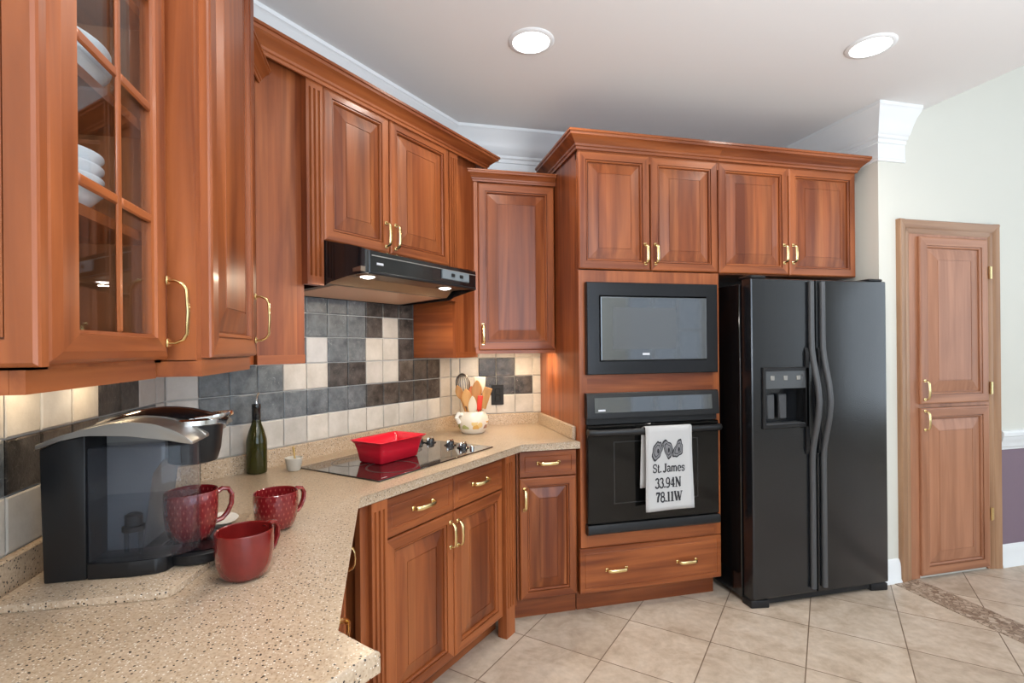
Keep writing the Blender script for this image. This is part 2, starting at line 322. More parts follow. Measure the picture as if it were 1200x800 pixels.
# ------------------------------------------------------------------ mesh builder
class MB:
    def __init__(s): s.v = []; s.f = []; s.m = []
    def add(s, vs, fs, mi=0):
        o = len(s.v); s.v += [tuple(v) for v in vs]
        for f in fs: s.f.append(tuple(i + o for i in f)); s.m.append(mi if isinstance(mi, int) else 0)
        return s
    def box(s, x0, x1, y0, y1, z0, z1, bev=0, mi=0, seg=1):
        if bev <= 0:
            vs = [(x, y, z) for z in (z0, z1) for y in (y0, y1) for x in (x0, x1)]
            return s.add(vs, [(0, 2, 3, 1), (4, 5, 7, 6), (0, 1, 5, 4), (2, 6, 7, 3), (0, 4, 6, 2), (1, 3, 7, 5)], mi)
        bm = bmesh.new(); bmesh.ops.create_cube(bm, size=1)
        for v in bm.verts: v.co = ((x0+x1)/2 + v.co.x*(x1-x0), (y0+y1)/2 + v.co.y*(y1-y0), (z0+z1)/2 + v.co.z*(z1-z0))
        bmesh.ops.bevel(bm, geom=bm.edges[:], offset=bev, segments=seg, affect='EDGES', profile=.6)
        return s.bm(bm, mi)
    def bm(s, bm, mi=0):
        bmesh.ops.recalc_face_normals(bm, faces=bm.faces[:])
        bm.verts.index_update()
        s.add([v.co[:] for v in bm.verts], [[v.index for v in f.verts] for f in bm.faces], mi); bm.free(); return s
    def prism(s, poly, z0, z1, mi=0, bev=0, top_only=False, seg=2):
        bm = bmesh.new()
        lo = [bm.verts.new((p[0], p[1], z0)) for p in poly]; hi = [bm.verts.new((p[0], p[1], z1)) for p in poly]
        n = len(poly)
        bm.faces.new(lo[::-1]); tf = bm.faces.new(hi)
        for i in range(n): bm.faces.new((lo[i], lo[(i+1) % n], hi[(i+1) % n], hi[i]))
        if bev:
            es = list(tf.edges) if top_only else bm.edges[:]
            bmesh.ops.bevel(bm, geom=es, offset=bev, segments=seg, affect='EDGES', profile=.5)
        return s.bm(bm, mi)
    def prism_x(s, poly, x0, x1, mi=0):   # poly in (y,z), extruded along x
        n = len(poly); vs = [(x0, *p) for p in poly] + [(x1, *p) for p in poly]
        fs = [tuple(range(n))[::-1], tuple(range(n, 2*n))] + [(i, (i+1) % n, n+(i+1) % n, n+i) for i in range(n)]
        return s.add(vs, fs, mi)
    def tube(s, pts, r, seg=10, mi=0, ry=None, side=None, cap=True):
        pts = [Vector(p) for p in pts]; n = len(pts)
        rs = r if isinstance(r, (list, tuple)) else [r]*n
        rys = ry if isinstance(ry, (list, tuple)) else ([ry]*n if ry else rs)
        vs = []; prev = None
        for i, p in enumerate(pts):
            t = (pts[min(i+1, n-1)] - pts[max(i-1, 0)]).normalized()
            if side is not None: u = Vector(side)
            else:
                u = prev if prev is not None else (Vector((0, 0, 1)) if abs(t.z) < .9 else Vector((1, 0, 0)))
            u = (u - t * u.dot(t)).normalized(); w = t.cross(u); prev = u
            for k in range(seg):
                a = 2*pi*k/seg; vs.append(p + u*cos(a)*rs[i] + w*sin(a)*rys[i])
        fs = [(i*seg+k, i*seg+(k+1) % seg, (i+1)*seg+(k+1) % seg, (i+1)*seg+k) for i in range(n-1) for k in range(seg)]
        if cap: fs += [tuple(range(seg))[::-1], tuple(range((n-1)*seg, n*seg))]
        return s.add(vs, fs, mi)
    def lathe(s, prof, c=(0, 0, 0), seg=32, mi=0, sx=1, sy=1, cap=True):
        vs = []; fs = []; n = len(prof)
        for r, z in prof:
            for k in range(seg):
                a = 2*pi*k/seg; vs.append((c[0]+r*cos(a)*sx, c[1]+r*sin(a)*sy, c[2]+z))
        for i in range(n-1):
            for k in range(seg): fs.append((i*seg+k, i*seg+(k+1) % seg, (i+1)*seg+(k+1) % seg, (i+1)*seg+k))
        if cap and prof[0][0] > 1e-6: fs.append(tuple(range(seg))[::-1])
        if cap and prof[-1][0] > 1e-6: fs.append(tuple(range((n-1)*seg, n*seg)))
        return s.add(vs, fs, mi)
    def sweep(s, prof, path, right=True, mi=0, closed=False, z=0):
        # prof: (out, z) loop; path: plan points; out is to the right of travel
        P = [Vector((p[0], p[1])) for p in path]; n = len(P); rows = []
        def nrm(a, b):
            d = (b-a).normalized(); return Vector((d.y, -d.x)) if right else Vector((-d.y, d.x))
        for i in range(n):
            if closed or 0 < i < n-1:
                n1 = nrm(P[i-1], P[i]); n2 = nrm(P[i], P[(i+1) % n]); m = (n1+n2); m = m / max(m.dot(n1), 1e-6)
            elif i == 0: m = nrm(P[0], P[1])
            else: m = nrm(P[-2], P[-1])
            rows.append([(P[i].x+m.x*o, P[i].y+m.y*o, z+h) for o, h in prof])
        k = len(prof); vs = [v for r in rows for v in r]; fs = []
        for i in range(n if closed else n-1):
            j = (i+1) % n
            for q in range(k): fs.append((i*k+q, i*k+(q+1) % k, j*k+(q+1) % k, j*k+q))
        if not closed: fs += [tuple(range(k)), tuple(range((n-1)*k, n*k))[::-1]]
        return s.add(vs, fs, mi)
    def rings(s, x0, x1, z0, z1, y, steps, cap=True, mi_v=0, mi_h=1, mi_c=None):
        # concentric rectangular rings on a plane facing -y; steps = (inset, depth behind y)
        vs = []
        for ins, d in steps:
            vs += [(x0+ins, y+d, z0+ins), (x1-ins, y+d, z0+ins), (x1-ins, y+d, z1-ins), (x0+ins, y+d, z1-ins)]
        o = len(s.v); s.v += vs; n = len(steps)
        for i in range(n-1):
            for k in range(4):
                s.f.append((o+i*4+k, o+i*4+(k+1) % 4, o+(i+1)*4+(k+1) % 4, o+(i+1)*4+k)); s.m.append(mi_h if k in (0, 2) else mi_v)
        if cap: s.f.append(tuple(o+(n-1)*4+k for k in range(4))); s.m.append(mi_v if mi_c is None else mi_c)
        return s
    def build(s, name, mats, parent=None, off=(0, 0, 0), smooth=True, ang=38, fix=True):
        me = bpy.data.meshes.new(name)
        me.from_pydata([(v[0]-off[0], v[1]-off[1], v[2]-off[2]) for v in s.v], [], s.f)
        for m in (mats if isinstance(mats, (list, tuple)) else [mats]): me.materials.append(m)
        me.polygons.foreach_set('material_index', s.m)
        if fix:
            bm = bmesh.new(); bm.from_mesh(me); bmesh.ops.recalc_face_normals(bm, faces=bm.faces[:]); bm.to_mesh(me); bm.free()
        if smooth:
            me.polygons.foreach_set('use_smooth', [True]*len(me.polygons)); me.set_sharp_from_angle(angle=radians(ang))
        me.update()
        o = bpy.data.objects.new(name, me); COL.objects.link(o)
        if parent: o.parent = parent
        return o

def tag(o, label, cat, group=None, kind=None):
    o['label'] = label; o['category'] = cat
    if group: o['group'] = group
    if kind: o['kind'] = kind
    return o
FR = {'B': 0, 'D': pi/4, 'L': pi/2}   # back wall, diagonal wall, left wall frames: local x runs left to right, y into the wall
def fpt(fr, a, d):
    t = FR[fr]; return (a*cos(t)-d*sin(t), a*sin(t)+d*cos(t))
class Thing:
    def __init__(s, name, label, cat, fr='B', base=(0, 0, 0), group=None, kind=None):
        s.off = base; o = bpy.data.objects.new(name, None); COL.objects.link(o); s.o = o; o.empty_display_size = .05
        x, y = fpt(fr, base[0], base[1]); o.location = (x, y, base[2]); o.rotation_euler = (0, 0, FR[fr])
        if kind: o['kind'] = kind
        if label: tag(o, label, cat, group)
    def part(s, name, mb, mats, parent=None, label=None, **kw):
        p = mb.build(name, mats, parent or s.o, s.off, **kw)
        if label: p['label'] = label
        return p
def single(name, label, cat, mb, mats, loc=(0, 0, 0), rotz=0, group=None, **kw):
    o = mb.build(name, mats, None, (0, 0, 0), **kw); o.location = loc; o.rotation_euler = (0, 0, rotz)
    return tag(o, label, cat, group)
def struct(name, mb, mats, **kw):
    o = mb.build(name, mats, **kw); o['kind'] = 'structure'; return o

# ------------------------------------------------------------------ joinery helpers
FRAME = [(0, .022), (0, .007), (.002, .003), (.007, 0), (.043, 0), (.0435, .009), (.0465, .009), (.047, .003), (.051, .003), (.055, .008), (.056, .016), (.060, .016)]
PANEL = [(.0595, .019), (.0595, .0130), (.063, .0125), (.113, .0028), (.1132, .0050), (.1160, .0050), (.1165, .0028)]
def scaled(st, k, d0=0): return [(i*k, d+d0) for i, d in st]
def pull(mb, x, z, y, length=.10, axis='z', proj=.03, w=.0085, t=.0034):
    h = length/2
    prof = [(-h, 0), (-h, .45*proj), (-h+.006, .8*proj), (-h+.018, proj), (0, proj*1.06), (h-.018, proj), (h-.006, .8*proj), (h, .45*proj), (h, 0)]
    if axis == 'z': pts = [(x, y-p, z+a) for a, p in prof]; side = (1, 0, 0)
    else: pts = [(x+a, y-p, z) for a, p in prof]; side = (0, 0, 1)
    mb.tube(pts, w, 10, ry=t, side=side)
    for e in (-h, h):
        c = (x, y-.002, z+e) if axis == 'z' else (x+e, y-.002, z)
        mb.box(c[0]-.009, c[0]+.009, y-.004, y, c[2]-.009, c[2]+.009, .002)
    return mb
def door(T, x0, x1, z0, z1, y, handle=None, hl=.105, k=1.0, mats=None, name='door', label=None, fr=FRAME, pn=PANEL, proj=.03):
    mv, mh, mp = mats or (WV, WH, WS)
    b = MB().rings(x0, x1, z0, z1, y, scaled(fr, k), cap=False)
    b.f.append((0, 3, 2, 1)); b.m.append(0)
    d = T.part(name, b, [mv, mh], label=label, smooth=False, fix=False)
    p = MB().rings(x0, x1, z0, z1, y, scaled(pn, k)); T.part('raised_panel', p, [mp, mp], d, smooth=False, fix=False)
    if handle:
        hx, hz, ax = handle; T.part('handle', pull(MB(), hx, hz, y, hl, ax, proj), BRASS, d, label='brass bow handle')
    return d
DRF = [(0, .022), (0, .004), (.003, 0), (.028, 0), (.030, .0035), (.033, .004), (.036, .002), (.040, .002)]
def drawer(T, x0, x1, z0, z1, y, handles, k=1.0, stave=True, hl=.115):
    b = MB().rings(x0, x1, z0, z1, y, scaled(DRF, k)); b.f.append((0, 3, 2, 1)); b.m.append(0)
    d = T.part('drawer', b, [WH, WH], smooth=False, fix=False)
    for hx, hz in handles: T.part('handle', pull(MB(), hx, hz, y, hl, 'x'), BRASS, d, label='brass bow handle')
    return d
def flute(T, x0, x1, y, z0, z1, depth, g0, g1, ng=3, name='fluted_column', mi=WV):
    # pilaster: plain blocks at both ends, grooved between g0 and g1
    b = MB(); b.box(x0, x1, y, y+depth, z0, g0, 0); b.box(x0, x1, y, y+depth, g1, z1, 0)
    w = x1-x0; m = w*.16; gw = (w-2*m)/(2*ng-1)
    pl = [(x0, y+depth), (x0, y)]
    for i in range(ng):
        a = x0+m+i*2*gw
        for q in range(5):
            t = pi*q/4; pl.append((a+gw/2-cos(t)*gw/2, y+sin(t)*gw*1.15))
    pl += [(x1, y), (x1, y+depth)]
    b.prism(pl, g0, g1)
    return T.part(name, b, mi, ang=50)
CROWN_W = [(0, 0), (.008, 0), (.010, .012), (.016, .016), (.018, .026), (.030, .040), (.044, .054), (.056, .060), (.058, .072), (.064, .074), (.064, .086), (0, .086)]

# ------------------------------------------------------------------ the room
XL, KD, YB, YS = -.785, 2.936, 3.345, 2.525
PC1 = (XL, XL+KD); PC2 = (YB-KD, YB)
CZ = 2.85
floor = MB().box(-3, 7, -4, 3.6, -.05, 0); struct('floor', floor, FLOORM)
struct('ceiling', MB().box(-1, 3.16, -3.6, 3.6, CZ, CZ+.12), CEIL)
struct('ceiling_tall', MB().box(3.16, 6.7, -3.6, 2.7, 4.0, 4.1).box(3.16, 3.2, -3.6, 2.52, CZ+.12, 4.0), CEIL)

def tile_wall(fr, d, a0, a1, lines, rows, pick, zmax):
    """wall face at depth d from a0 to a1 plus the tile field; returns MB in world coordinates with slots grout, cream, white, slate, dark"""
    b = MB(); g = .0020; t = .006
    for i in range(len(lines)-1):
        for j in range(len(rows)-1):
            mi = pick(i, j)
            x0, x1, z0, z1 = lines[i]+g, lines[i+1]-g, rows[j]+g, rows[j+1]-g
            if x1-x0 < .01 or z1-z0 < .01: continue
            e = .004; vs = []
            for ins, dd in ((0, 0), (0, t-.002), (e, t)):
                for (x, z) in ((x0+ins, z0+ins), (x1-ins, z0+ins), (x1-ins, z1-ins), (x0+ins, z1-ins)):
                    px, py = fpt(fr, x, d-dd); vs.append((px, py, z))
            fs = [(a*4+k, a*4+(k+1) % 4, a*4+4+(k+1) % 4, a*4+4+k) for a in (0, 1) for k in range(4)] + [(8, 9, 10, 11)]
            b.add(vs, fs, mi)
    return b
ROWS = [1.014, 1.138, 1.259, 1.380, 1.502, 1.615, 1.735]
def slab(b, fr, a0, a1, d, z0, z1, mi=0, th=.12):
    vs = []
    for z in (z0, z1):
        for (a, dd) in ((a0, d), (a1, d), (a1, d+th), (a0, d+th)): vs.append((*fpt(fr, a, dd), z))
    b.add(vs, [(3, 2, 1, 0), (4, 5, 6, 7), (0, 1, 5, 4), (1, 2, 6, 5), (2, 3, 7, 6), (3, 0, 4, 7)], mi)
C, Wt, S, K = 1, 2, 3, 4
sD = lambda p: (p[0]+p[1])/R2
S0, S1 = sD(PC1), sD(PC2)
# left wall
linesL = [1.324-.1247*i for i in range(9, 0, -1)] + [1.324, 1.444, 1.569, 1.699, 1.822, 1.946, 2.075, 2.147]
def pickL(i, j):
    k = i-9
    if j == 2: return {0: C, 1: Wt, 2: C, 3: K, 4: K, 5: Wt, 6: Wt}.get(k, C if i % 3 else Wt)
    if j == 1: return {0: K, 1: K, 2: K, 3: S, 4: S, 5: S, 6: Wt}.get(k, K if i % 2 else S)
    return C
b = tile_wall('L', -XL, 0, 0, linesL, ROWS[:5], pickL, 1.4)
slab(b, 'L', -3.6, PC1[1]+.05, -XL, 0, ROWS[0], 5); slab(b, 'L', -3.6, PC1[1]+.05, -XL+.0015, ROWS[0], ROWS[4], 0); slab(b, 'L', -3.6, PC1[1]+.05, -XL, ROWS[4], CZ, 5)
TM = [GROUT, T_CREAM, T_WHITE, T_SLATE, T_DARK, WALLG]
struct('wall_left', b, TM, smooth=False)
# diagonal wall
linesD = [S0+.004, 1.088] + [1.088+.1215*i for i in range(1, 13)] + [S1-.004]
PD = {  # column: rows from the bottom
 0: (C, Wt, Wt), 1: (C, S, S), 2: (C, S, S), 3: (C, S, S), 4: (C, S, C), 5: (C, S, C, Wt, S, S), 6: (C, S, K, S, S, S),
 7: (C, S, K, S, S, S), 8: (C, K, C, C, K, K), 9: (C, K, C, C, C, K), 10: (C, K, K, K, K, K), 11: (C, K, K), 12: (C, K, K), 13: (C, C, C)}
def pickD(i, j):
    r = PD.get(i, (C, C, C)); return r[j] if j < len(r) else S
b = tile_wall('D', KD/R2, 0, 0, linesD, ROWS, pickD, 1.7)
slab(b, 'D', S0-.05, S1+.05, KD/R2, 0, ROWS[0], 5); slab(b, 'D', S0-.05, S1+.05, KD/R2+.0015, ROWS[0], ROWS[6], 0); slab(b, 'D', S0-.05, S1+.05, KD/R2, ROWS[6], CZ, 5)
struct('wall_diagonal', b, TM, smooth=False)
# back wall
linesB = [PC2[0]+.004, .470, .593, .710, .836, .959, 1.018]
PB = {0: (C, C, C), 1: (C, C, C), 2: (C, K, K), 3: (C, K, K), 4: (C, K, C), 5: (C, C, C)}
b = tile_wall('B', YB, 0, 0, linesB, ROWS[:5], lambda i, j: PB[i][j] if j < 3 else C, 1.4)
slab(b, 'B', PC2[0]-.05, 3.0, YB, 0, ROWS[0], 5); slab(b, 'B', PC2[0]-.05, 3.0, YB+.0015, ROWS[0], ROWS[4], 0); slab(b, 'B', PC2[0]-.05, 3.0, YB, ROWS[4], CZ, 5)
struct('wall_back', b, TM, smooth=False)
# wall beside the fridge, with the pantry doors and the tall room beyond; its low part right of the pantry is mauve
XS = 2.905
b = MB()
b.box(XS, 3.17, YS, YB+.12, 0, CZ-.0)
b.box(3.17, 6.7, YS, YS+.15, .81, 4.0).box(3.17, 3.84, YS, YS+.15, 0, .81)
struct('wall_right', b, WALLC)
struct('wall_right_lower', MB().box(3.84, 6.7, YS, YS+.15, 0, .81), PURP)
struct('wall_far_side', MB().box(6.5, 6.65, -3.6, -2.2, 0, 4.0).box(6.5, 6.65, 1.7, 2.7, 0, 4.0).box(6.5, 6.65, -2.2, 1.7, 0, .6).box(6.5, 6.65, -2.2, 1.7, 3.4, 4.0), WALLC)
struct('wall_rear', MB().box(-.9, -.1, -3.65, -3.5, 0, 4).box(3.3, 4.3, -3.65, -3.5, 0, 4).box(5.9, 6.65, -3.65, -3.5, 0, 4).box(4.3, 5.9, -3.65, -3.5, 0, .5).box(4.3, 5.9, -3.65, -3.5, 3.0, 4).box(-.1, 3.3, -3.65, -3.5, 0, .7).box(-.1, 3.3, -3.65, -3.5, 2.75, 4), WALLC)
def window(n, x0, x1, z0, z1, y, cols, rot=0, loc=(0, 0, 0)):
    b = MB(); w = .05
    b.box(x0, x1, y, y+.06, z0, z0+w).box(x0, x1, y, y+.06, z1-w, z1)
    for i in range(cols+1):
        x = x0+(x1-x0-w)*i/cols; b.box(x, x+w, y, y+.06, z0, z1)
    b.box(x0, x1, y+.01, y+.05, (z0+z1)/2-.02, (z0+z1)/2+.02)
    o = struct('window_%d' % n, b, WHITE); o.rotation_euler = (0, 0, rot); o.location = loc
    return o
window(1, -.1, 3.3, .7, 2.75, -3.62, 4)
window(3, 4.3, 5.9, .5, 3.0, -3.62, 3)
window(2, -2.2, 1.7, .6, 3.4, -.03, 4, pi/2, (6.56, 0, 0))
# white ceiling crown along left, diagonal and back walls and round the stub
CRW = [(0, -.30), (.012, -.30), (.016, -.286), (.010, -.280), (.010, -.195), (.018, -.192), (.020, -.172), (.030, -.165), (.032, -.150),
       (.045, -.140), (.062, -.100), (.085, -.060), (.112, -.034), (.118, -.022), (.124, -.018), (.124, 0), (0, 0)]
cp = [(XL, -2.5), PC1, PC2, (XS, YB), (XS, YS), (3.10, YS)]
struct('trim_1', MB().sweep(CRW, cp, z=CZ), WHITE, ang=30)
struct('trim_2', MB().box(2.97, 3.165, -2.5, YS-.006, 0.0002, .003), MOSAIC)
CHR = [(0, 0), (.006, 0), (.008, .014), (.016, .02), (.018, .05), (.026, .062), (.028, .085), (.034, .09), (.034, .112), (.026, .122), (0, .124)]
struct('trim_3', MB().sweep(CHR, [(3.852, YS), (6.5, YS)], z=.755), WHITE, ang=30)
BSB = [(0, 0), (.026, 0), (.026, .008), (.018, .022), (.016, .095), (.012, .118), (.006, .136), (0, .14)]
struct('baseboard_right', MB().sweep(BSB, [(3.850, YS), (6.5, YS)]), WHITE, ang=30)
struct('baseboard_stub', MB().sweep(BSB, [(XS, 3.2), (XS, YS), (3.032, YS)]), WHITE, ang=30)

# pantry: cased opening with an upper and a lower raised-panel door
T = Thing('door_1', None, None, 'B', (3.44, YS, 0), kind='structure')
CAS = [(0, 0), (0, .012), (.012, .018), (.030, .018), (.040, .024), (.062, .026), (.078, .030), (.082, .026), (.085, .020), (.085, 0)]
b = MB()
def cas_leg(b, xo, sgn, z1):
    pl = [(xo+sgn*(.085-o), YS-h) for o, h in CAS]
    b.prism(pl, 0, z1)
bv = MB(); cas_leg(bv, 3.033, 1, 2.205); cas_leg(bv, 3.843, -1, 2.205)
T.part('casing_leg', bv, CV, ang=30)
T.part('casing_head', MB().prism_x([(YS-h, 2.205-.085+o) for o, h in CAS], 3.0345, 3.8415), CH, ang=30)
T.part('jamb', MB().box(3.118, 3.185, YS-.012, YS-.001, 0.004, 2.122).box(3.738, 3.758, YS-.012, YS-.001, 0.004, 2.122).box(3.118, 3.758, YS-.0115, YS-.001, 2.105, 2.122).box(3.118, 3.758, YS-.0115, YS-.001, 1.052, 1.074), PV)
door(T, 3.182, 3.738, 1.074, 2.104, YS-.030, (3.212, 1.160, 'z'), .115, 1.25, (PV, PH, PS), 'upper_door')
door(T, 3.182, 3.738, .022, 1.050, YS-.030, (3.212, .975, 'z'), .115, 1.25, (PV, PH, PS), 'lower_door')
for z in (1.893, 1.16, .36):
    T.part('hinge', MB().tube([(3.742, YS-.034, z-.04), (3.742, YS-.034, z+.04)], .007, 8).box(3.742, 3.762, YS-.034, YS-.030, z-.038, z+.038), BRASS, label='brass hinge')

# recessed ceiling lights in view
for (x, y), lab in zip(CANS[:2], ('round recessed ceiling light above the cooktop corner', 'round recessed ceiling light near the tall wall on the right')):
    T = Thing('recessed_light', lab, 'ceiling light', 'B', (x, y, CZ), 'recessed ceiling lights')
    T.part('trim_ring', MB().lathe([(.082, -.001), (.085, -.008), (.100, -.007), (.106, -.002), (.106, 0), (.082, 0)], (x, y, CZ), 40, cap=False), WHITE)
    T.part('lens', MB().lathe([(.082, -.001), (.082, -.004), (.02, -.0055), (0, -.0055)], (x, y, CZ), 40), LAMP)

# ------------------------------------------------------------------ countertop
CT, CB = .94, .903
dCF = 1.933/R2
front = [(-.091, .979), (-.091, 1.842), (.685, 2.618), (1.012, 2.618)]
poly = [(XL+.002, .20), (-.70, .27), (-.011, .899)] + front + [(1.012, YB-.002), (PC2[0], YB-.002), (XL+.002, PC1[1])]
poly[1] = (-.70, .27)
T = Thing('countertop', 'long speckled tan stone countertop running round the left, diagonal and back walls', 'countertop', 'B', (-.1, 1.4, CB))
T.part('slab', MB().prism(poly[::1], CB, CT, bev=.006, top_only=True), GRAN, ang=30)
spl = .022
kd = KD-spl*R2
T.part('splashback', MB().sweep([(.0015, 0), (spl, 0), (spl, .070), (spl-.003, .073), (.0015, .073)], [(XL, .30), PC1, PC2, (1.012, YB)], z=CT), GRAN, ang=30)
T.part('side_splash', MB().box(.990, 1.012, 2.68, YB-spl-.001, CT, CT+.073, .003), GRAN)

# ------------------------------------------------------------------ cooktop
c0, c1, dd0, dd1 = 1.42, 2.202, 1.452, 1.925
T = Thing('cooktop', 'black glass electric cooktop set in the diagonal counter', 'cooktop', 'D', ((c0+c1)/2, 1.7, CT))
T.part('glass_top', MB().box(c0, c1, dd0, dd1, CT, CT+.006, .002), COOK)
ring = MB()
for (a, d, r) in ((1.62, 1.58, .105), (1.60, 1.80, .085), (1.90, 1.80, .10)):
    ring.lathe([(r, .0062), (r+.003, .0064), (r+.006, .0062)], (a, d, CT), 48, cap=False)
    for q in (.012,):
        ring.lathe([(r-.004, .0062), (r-.003, .0063), (r-.002, .0062)], (a, d, CT), 48, cap=False)
T.part('burner_rings', ring, plain('burner_ring_print', (.055, .05, .048), .3), label='thin grey burner rings')
for (x, y) in ((.233, 2.788), (.325, 2.684), (.378, 2.590), (.175, 2.80)):
    a, d = (x+y)/R2, (y-x)/R2
    kb = T.part('knob', MB().lathe([(.031, .006), (.031, .010), (.022, .013), (.020, .026), (.017, .029), (0, .029)], (a, d, CT), 24), BLACKG)
    T.part('knob_grip', MB().box(a-.027, a+.027, d-.006, d+.006, CT+.012, CT+.034, .004), CHROME, kb)
a, d = (.417+2.552)/R2, (2.552-.417)/R2
T.part('indicator_lamp', MB().lathe([(.011, .006), (.011, .018), (.007, .022), (0, .022)], (a, d, CT), 16), CHROME)
T.part('maker_mark', MB().box(1.452, 1.482, dd0+.02, dd0+.024, CT+.006, CT+.0064), BADGE)

# ------------------------------------------------------------------ diagonal base cabinet
FK = 1.955/R2; zt = CB-.002
T = Thing('base_cabinet', 'diagonal cherry base cabinet with two doors and two drawers under the cooktop', 'cabinet', 'D', (1.78, FK, 0), 'base cabinets')
s0, s1 = 1.30, 2.30
T.part('body', MB().prism([(s0+.02, FK+.024), (s1-.005, FK+.024), (s1-.005, FK+.06), (s1+.15, FK+.30), (s1+.15, FK+.55), (s0+.1, FK+.55), (s0-.05, FK+.2)], .11, zt), WV)
T.part('toe_kick', MB().box(s0+.03, s1-.06, FK+.09, FK+.11, 0.001, .11), WH)
flute(T, 1.300, 1.376, FK-.014, 0.001, zt, .05, .145, .868)
flute(T, 2.182, 2.262, FK-.014, 0.001, zt, .05, .145, .868)
T.part('corner_filler', MB().box(2.262, 2.312, FK+.006, FK+.03, .112, zt), WV)
T.part('side_filler', MB().box(1.262, 1.300, FK+.004, FK+.03, .112, zt), WV)
door(T, 1.382, 1.782, .115, .742, FK, (1.760, .648, 'z'), .105)
door(T, 1.788, 2.176, .115, .742, FK, (1.812, .642, 'z'), .105)
drawer(T, 1.382, 1.782, .748, .894, FK, [(1.588, .823)])
drawer(T, 1.788, 2.176, .748, .894, FK, [(1.985, .827)])

# back base cabinet
BY = 2.643
T = Thing('base_cabinet', 'narrow cherry base cabinet with one drawer between the cooktop corner and the oven tower', 'cabinet', 'B', (.84, BY, 0), 'base cabinets')
T.part('body', MB().box(.672, 1.008, BY+.024, 3.2, .11, zt), WV)
T.part('toe_kick', MB().box(.60, 1.008, 2.70, 2.72, 0.001, .11), WH)
door(T, .682, .998, .115, .755, BY, (.708, .645, 'z'), .11, .95)
drawer(T, .682, .998, .761, .897, BY, [(.842, .832)], .9)

# left base cabinet
LX = .128
T = Thing('base_cabinet', 'cherry base cabinet under the left counter run, mostly hidden by the counter edge', 'cabinet', 'L', (1.4, LX, 0), 'base cabinets')
T.part('body', MB().box(.95, 1.79, LX+.024, .75, .11, zt), WV)
T.part('toe_kick', MB().box(.95, 1.76, LX+.09, LX+.11, 0.001, .11), WH)
door(T, 1.60, 1.786, .115, .894, LX, (1.742, .775, 'z'), .075, .7)
drawer(T, 1.16, 1.595, .62, .894, LX, [(1.43, .705)])
door(T, 1.16, 1.595, .115, .614, LX, (1.55, .52, 'z'), .11)

# ------------------------------------------------------------------ oven tower
TX0, TX1, TY = 1.014, 1.868, 2.62
T = Thing('oven_tower', 'tall cherry oven tower holding the microwave and the wall oven', 'cabinet', 'B', ((TX0+TX1)/2, TY, 0))
cy = TY+.024
T.part('side_panel', MB().box(TX0, TX0+.018, cy, YB-.003, .11, 2.51), WV)
T.part('side_panel', MB().box(TX1-.018, TX1, cy, YB-.003, .11, 2.51), WV)
T.part('top_panel', MB().box(TX0+.018, TX1-.018, cy+.02, YB-.003, 2.49, 2.51), WV)
T.part('face_frame', MB().box(TX0, 1.058, TY+.004, cy, .366, 1.858).box(1.824, TX1, TY+.004, cy, .366, 1.858).box(1.058, 1.824, TY+.004, cy, 1.780, 1.858), WV)
T.part('top_rail', MB().box(TX0, TX1, TY+.004, cy+.019, 2.455, 2.508), WH)
T.part('middle_rail', MB().box(1.058, 1.824, TY+.004, cy, 1.180, 1.310), WH)
T.part('lower_rail', MB().box(1.058, 1.824, TY+.004, cy, .366, .462), WSH)
T.part('toe_kick', MB().box(TX0, TX1, 2.70, 2.72, 0.001, .11), WH)
door(T, TX0+.002, 1.437, 1.864, 2.498, TY, (1.408, 1.955, 'z'), .105)
door(T, 1.443, TX1-.002, 1.864, 2.498, TY, (1.470, 1.957, 'z'), .105)
drawer(T, TX0-.008, TX1, .120, .362, TY, [(1.218, .236), (1.646, .236)], .9)
T.part('crown', MB().sweep([(-o, h) for o, h in CROWN_W], [(TX0-.004, YB-.15), (TX0-.004, TY-.002), (TX1, TY-.002)], right=False, z=2.502), WH, ang=25)
# cabinet over the fridge
FX1 = 2.838
T = Thing('wall_cabinet', 'wide cherry cabinet with two doors directly above the black fridge', 'cabinet', 'B', (2.35, TY, 1.85), 'wall cabinets')
T.part('body', MB().box(TX1+.001, FX1, cy, YB-.003, 1.858, 2.51), WV)
T.part('top_rail', MB().box(TX1+.001, FX1, TY+.004, cy, 2.455, 2.508), WH)
door(T, TX1+.004, 2.345, 1.862, 2.499, TY, (2.315, 1.985, 'z'), .105)
door(T, 2.351, FX1, 1.860, 2.500, TY, (2.378, 1.987, 'z'), .105)
T.part('crown', MB().sweep([(-o, h) for o, h in CROWN_W], [(TX1, TY-.002), (FX1, TY-.002), (FX1, YB-.15)], right=False, z=2.502), WH, ang=25)

# ------------------------------------------------------------------ microwave
T = Thing('microwave', 'built in black microwave with a wide black trim kit in the oven tower', 'microwave', 'B', (1.44, TY, 1.295))
mx0, mx1, mz0, mz1 = 1.046, 1.838, 1.295, 1.791
fr = MB(); fr.rings(mx0, mx1, mz0, mz1, TY-.030, [(0, .032), (0, .003), (.004, 0), (.070, 0), (.074, .006), (.076, .02)], cap=False, mi_h=0)
T.part('trim_frame', fr, plain('black_brushed_trim', (.032, .033, .036), .22, .75, 0), smooth=False)
dr = T.part('door', MB().box(1.122, 1.790, TY-.026, TY-.006, 1.366, 1.716, .004), BLACKG)
T.part('window', MB().rings(1.128, 1.766, 1.372, 1.712, TY-.026, [(0, 0), (0, -.0018), (.002, -.002)], mi_h=0), MICG, dr, smooth=False)
T.part('window_screen', MB().box(1.195, 1.575, TY-.0284, TY-.0278, 1.430, 1.655), plain('dotted_microwave_screen', (.12, .13, .14), .12, .3, .5), dr)
T.part('badge', MB().box(1.370, 1.412, TY-.0284, TY-.0278, 1.398, 1.409), BADGE, dr, label='small pale badge')

